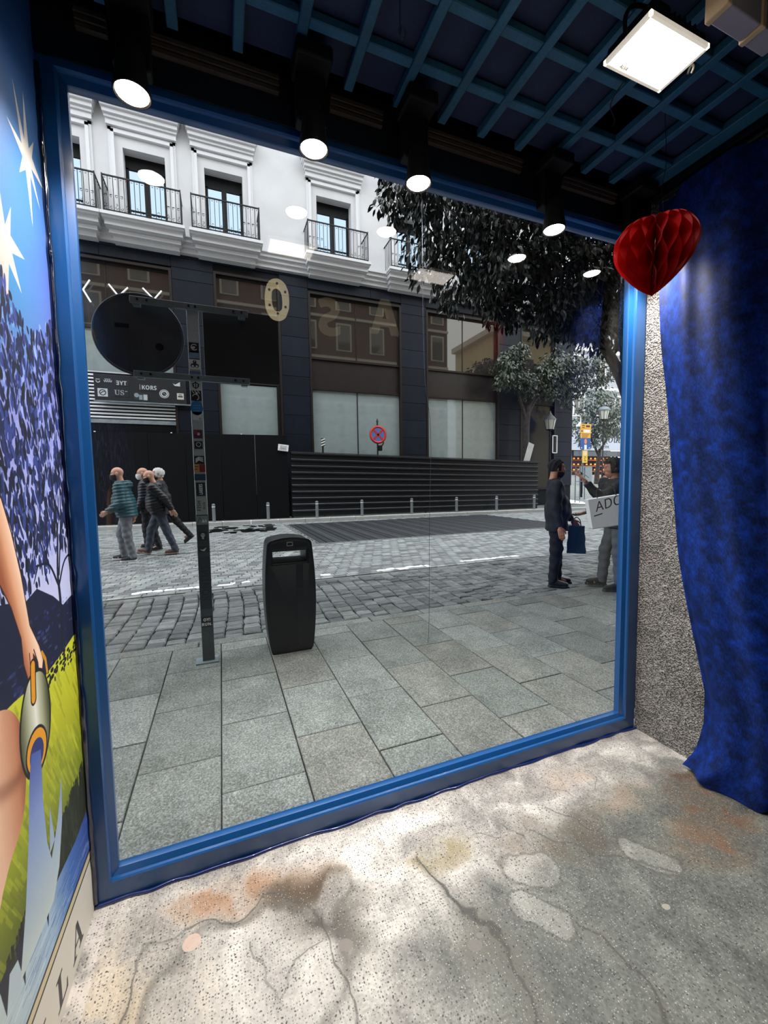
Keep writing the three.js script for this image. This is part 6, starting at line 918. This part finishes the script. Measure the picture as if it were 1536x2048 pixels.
  // shoes
  for (const l of J.legs) { const m = new THREE.Matrix4().compose(l.ank, new THREE.Quaternion().setFromEuler(new THREE.Euler(l.fp, l.yaw, 0, 'YXZ')), V(s, s, s)).multiply(new THREE.Matrix4().makeTranslation(0, -0.085, 0.035)); const u = part('shoe', shoeUp.clone().applyMatrix4(m), o.shoe, t); part('sole', shoeSole.clone().applyMatrix4(m), o.sole ?? o.shoe, u); }
  if (o.hair) part('hair', o.hair[0].clone().applyMatrix4(hm), o.hair[1], t);
  if (o.beard) part('beard', beard.clone().applyMatrix4(hm), o.beard, t);
  if (o.mask) { const m = part('face_mask', maskGeo.clone().applyMatrix4(hm), o.mask, t); part('ear_loop', merge([1, -1].flatMap((k) => [rod([k * 0.064, -0.02, 0.03], [k * 0.083, 0.006, -0.02], 0.0025, 5), rod([k * 0.062, -0.06, 0.03], [k * 0.083, -0.012, -0.02], 0.0025, 5)])).applyMatrix4(hm), o.mask, m); }
  t.userData.J = undefined; return { t, J, head, hips, neck };
}
const blackMask = cloth('#141518', 0.8), whiteMask = cloth('#d8dadb', 0.8), darkShoe = cloth('#1b1d22', 0.6), whiteSole = cloth('#d9d9d6', 0.7);
const LEFT = -Math.PI / 2, RIGHT = Math.PI / 2;
{
  // walkers, all going left: [left, right]; the left side is towards the shop
  person({ label: 'bald man in a quilted teal jacket walking left past the black hoarding', pos: [-1.74, -0.06, -9.28], yaw: LEFT, h: 1.88, lean: 0.13, neck: 0.2, headPitch: 0.12, legs: [[-0.02, 0.16, 0.02], [0.3, 0.38, 0.02]], arms: [[-0.1, 0.12, 1.05, 0.1], [-0.35, 0.1, 0.3]], curl: [0.8, 0.5], jacket: cloth('#17474f', 0.5), puff: 0.015, bulk: 0.036, hem: -0.09, hood: true, hemBand: cloth('#12323b', 0.6), trousers: cloth('#6d7075', 0.85), shoe: cloth('#252a34', 0.7), sole: whiteSole, mask: blackMask, belly: true });
  person({ label: 'bald man in a black padded jacket walking with a hand behind his back', pos: [-1.24, -0.06, -9.8], yaw: LEFT, h: 1.87, lean: 0.16, neck: 0.3, headPitch: 0.3, legs: [[-0.3, 0.05, 0.0], [0.42, 0.25, -0.2]], arms: [[-0.75, 0.12, 0.25, 0.25], [-0.4, 0.1, 0.5, 0.3]], jacket: cloth('#121318', 0.5), puff: 0.007, bulk: 0.04, hem: -0.08, hood: true, trousers: cloth('#3c4350', 0.85), shoe: cloth('#5d3d30', 0.6), sole: cloth('#8f8378', 0.7), mask: blackMask, belly: true });
  person({ label: 'bald man in a white face mask walking between the two others', pos: [-1.52, -0.06, -10.35], yaw: LEFT, h: 1.9, lean: 0.08, neck: 0.15, headPitch: 0.1, legs: [[0.1, 0.15, 0], [-0.1, 0.15, 0.1]], arms: [[0.1, 0.08, 0.3], [-0.2, 0.08, 0.3]], jacket: cloth('#191c28', 0.5), puff: 0.009, bulk: 0.035, hem: -0.12, hood: false, trousers: cloth('#1c1e24', 0.85), shoe: darkShoe, mask: whiteMask });
  person({ label: 'grey haired man in black walking with a long stride', pos: [-1.32, -0.06, -11.3], yaw: LEFT, h: 1.97, lean: 0.1, neck: 0.15, headPitch: 0.08, legs: [[0.42, 0.2, 0.0], [-0.55, 0.12, 0.65]], arms: [[-0.5, 0.1, 0.3], [-0.2, 0.1, 0.5]], jacket: cloth('#15161b', 0.7), bulk: 0.035, hem: -0.16, trousers: cloth('#131418', 0.85), shoe: darkShoe, mask: blackMask, hair: [bushyHair, cloth('#bdbcb8', 0.8)] });
  // the man waiting on the right
  person({ label: 'young man in a black jacket standing sideways by the cobbles', pos: [4.22, -0.045, -4.28], yaw: 0.92, h: 1.75, lean: -0.04, neck: 0.14, headPitch: 0.05, headYaw: 0.15, legs: [[0.06, 0.05, 0, 0.02], [-0.03, 0.05, 0, 0.02]], arms: [[0.3, 0.08, 0.35, 0.1], [-0.04, 0.12, 0.22, 0.04]], curl: [0.7, 0.35], jacket: cloth('#12141c', 0.8), bulk: 0.022, hem: -0.16, trousers: cloth('#101218', 0.9), shoe: cloth('#0e0f12', 0.4), hair: [shortHair, cloth('#15120f', 0.9)], beard: cloth('#241a15', 0.95), skin: skinB, belly: true, footYaw: 0.25 });
  const bag = thing('blue_bag', 'flat blue carrier bag held before the man in black', 'bag', [4.5, 0.58, -4.2], -0.75); bag.scale.set(0.8, 0.9, 0.9);
  part('bag_body', (() => { const g = new THREE.BoxGeometry(0.3, 0.42, 0.08, 6, 8, 2), p = g.attributes.position; for (let i = 0; i < p.count; i++) { const y = p.getY(i) / 0.42 + 0.5, x = p.getX(i); p.setX(i, x * (1 - 0.18 * y) + 0.006 * Math.sin(y * 14)); p.setZ(i, p.getZ(i) * (1 - 0.7 * y) + 0.012 * Math.sin(x * 22 + y * 6)); } g.computeVertexNormals(); return g; })(), cloth('#114a80', 0.6), bag);
  part('bag_handle', sweep([V(-0.07, 0.2, 0), V(-0.05, 0.3, 0), V(0.0, 0.34, 0), V(0.05, 0.3, 0), V(0.07, 0.2, 0)], [0.008], 6), cloth('#0d3560', 0.6), bag);
  // the man with the white bag, arms raised, half behind the jamb
  person({ label: 'man in grey jeans raising a hand beside the right window jamb', pos: [4.72, -0.03, -3.74], yaw: -2.2, h: 1.72, lean: 0.1, neck: 0.15, headPitch: 0.1, legs: [[0.04, 0.08, 0, 0.03], [0.28, 0.2, 0.0, 0.06]], arms: [[0.95, 0.25, 1.5, 0.2], [0.15, 0.2, 1.1, 0.3]], curl: [0.25, 0.3], palm: [[-0.3, 0.2, 1], [0, 0, 1]], jacket: cloth('#17181c', 0.75), bulk: 0.03, hem: -0.1, trousers: cloth('#575a5f', 0.85), shoe: cloth('#18181a', 0.7), sole: cloth('#2e2f31', 0.7), hair: [bushyHair, cloth('#16120f', 0.9)], skin: skinB });
  const wb = thing('white_bag', 'big white paper shopping bag with black lettering hanging from an arm', 'bag', [4.17, 0.9, -3.42], -0.55);
  const pf = print(0.5, 0.4, 250, 200, (c, w, h) => { c.fillStyle = '#e9e9ec'; c.fillRect(0, 0, w, h); c.fillStyle = '#17181b'; c.save(); c.translate(8, 96); c.rotate(-0.18); c.font = 'italic 88px sans-serif'; c.fillText('ADO', 30, 0); c.fillRect(10, 20, 56, 7); c.restore(); }, 0.16);
  part('bag_body', pf, printMat, wb, [0, 0.16, 0]); part('bag_bottom', rbox(0.5, 0.012, 0.16, 0.003), cloth('#aeb0ac', 0.8), wb, [0, -0.045, 0]);
  part('bag_handle', sweep([V(-0.12, 0.36, 0.04), V(-0.1, 0.48, 0.03), V(0, 0.53, 0), V(0.1, 0.48, 0.03), V(0.12, 0.36, 0.04)], [0.007], 6), cloth('#202124'), wb); wb.rotation.z = 0.16; wb.scale.setScalar(0.84);
  // someone far off on the plaza
  person({ label: 'distant walker in a navy jacket and blue jeans on the plaza', pos: [18.9, 0.05, -15.9], yaw: RIGHT, h: 1.76, lean: 0.06, legs: [[0.3, 0.1, 0], [-0.3, 0.2, 0.3]], arms: [[-0.3, 0.08, 0.3], [0.3, 0.08, 0.3]], jacket: cloth('#15171f', 0.8), hem: -0.1, trousers: cloth('#3f608c', 0.85), shoe: cloth('#d8d8d8', 0.7), hair: [shortHair, cloth('#1a1512', 0.9)] });
}

// ================================================================ shadows, and the picture
scene.traverse((o) => { if (o.isMesh) { o.castShadow = true; o.receiveShadow = true; } });
renderer.render(scene, camera);
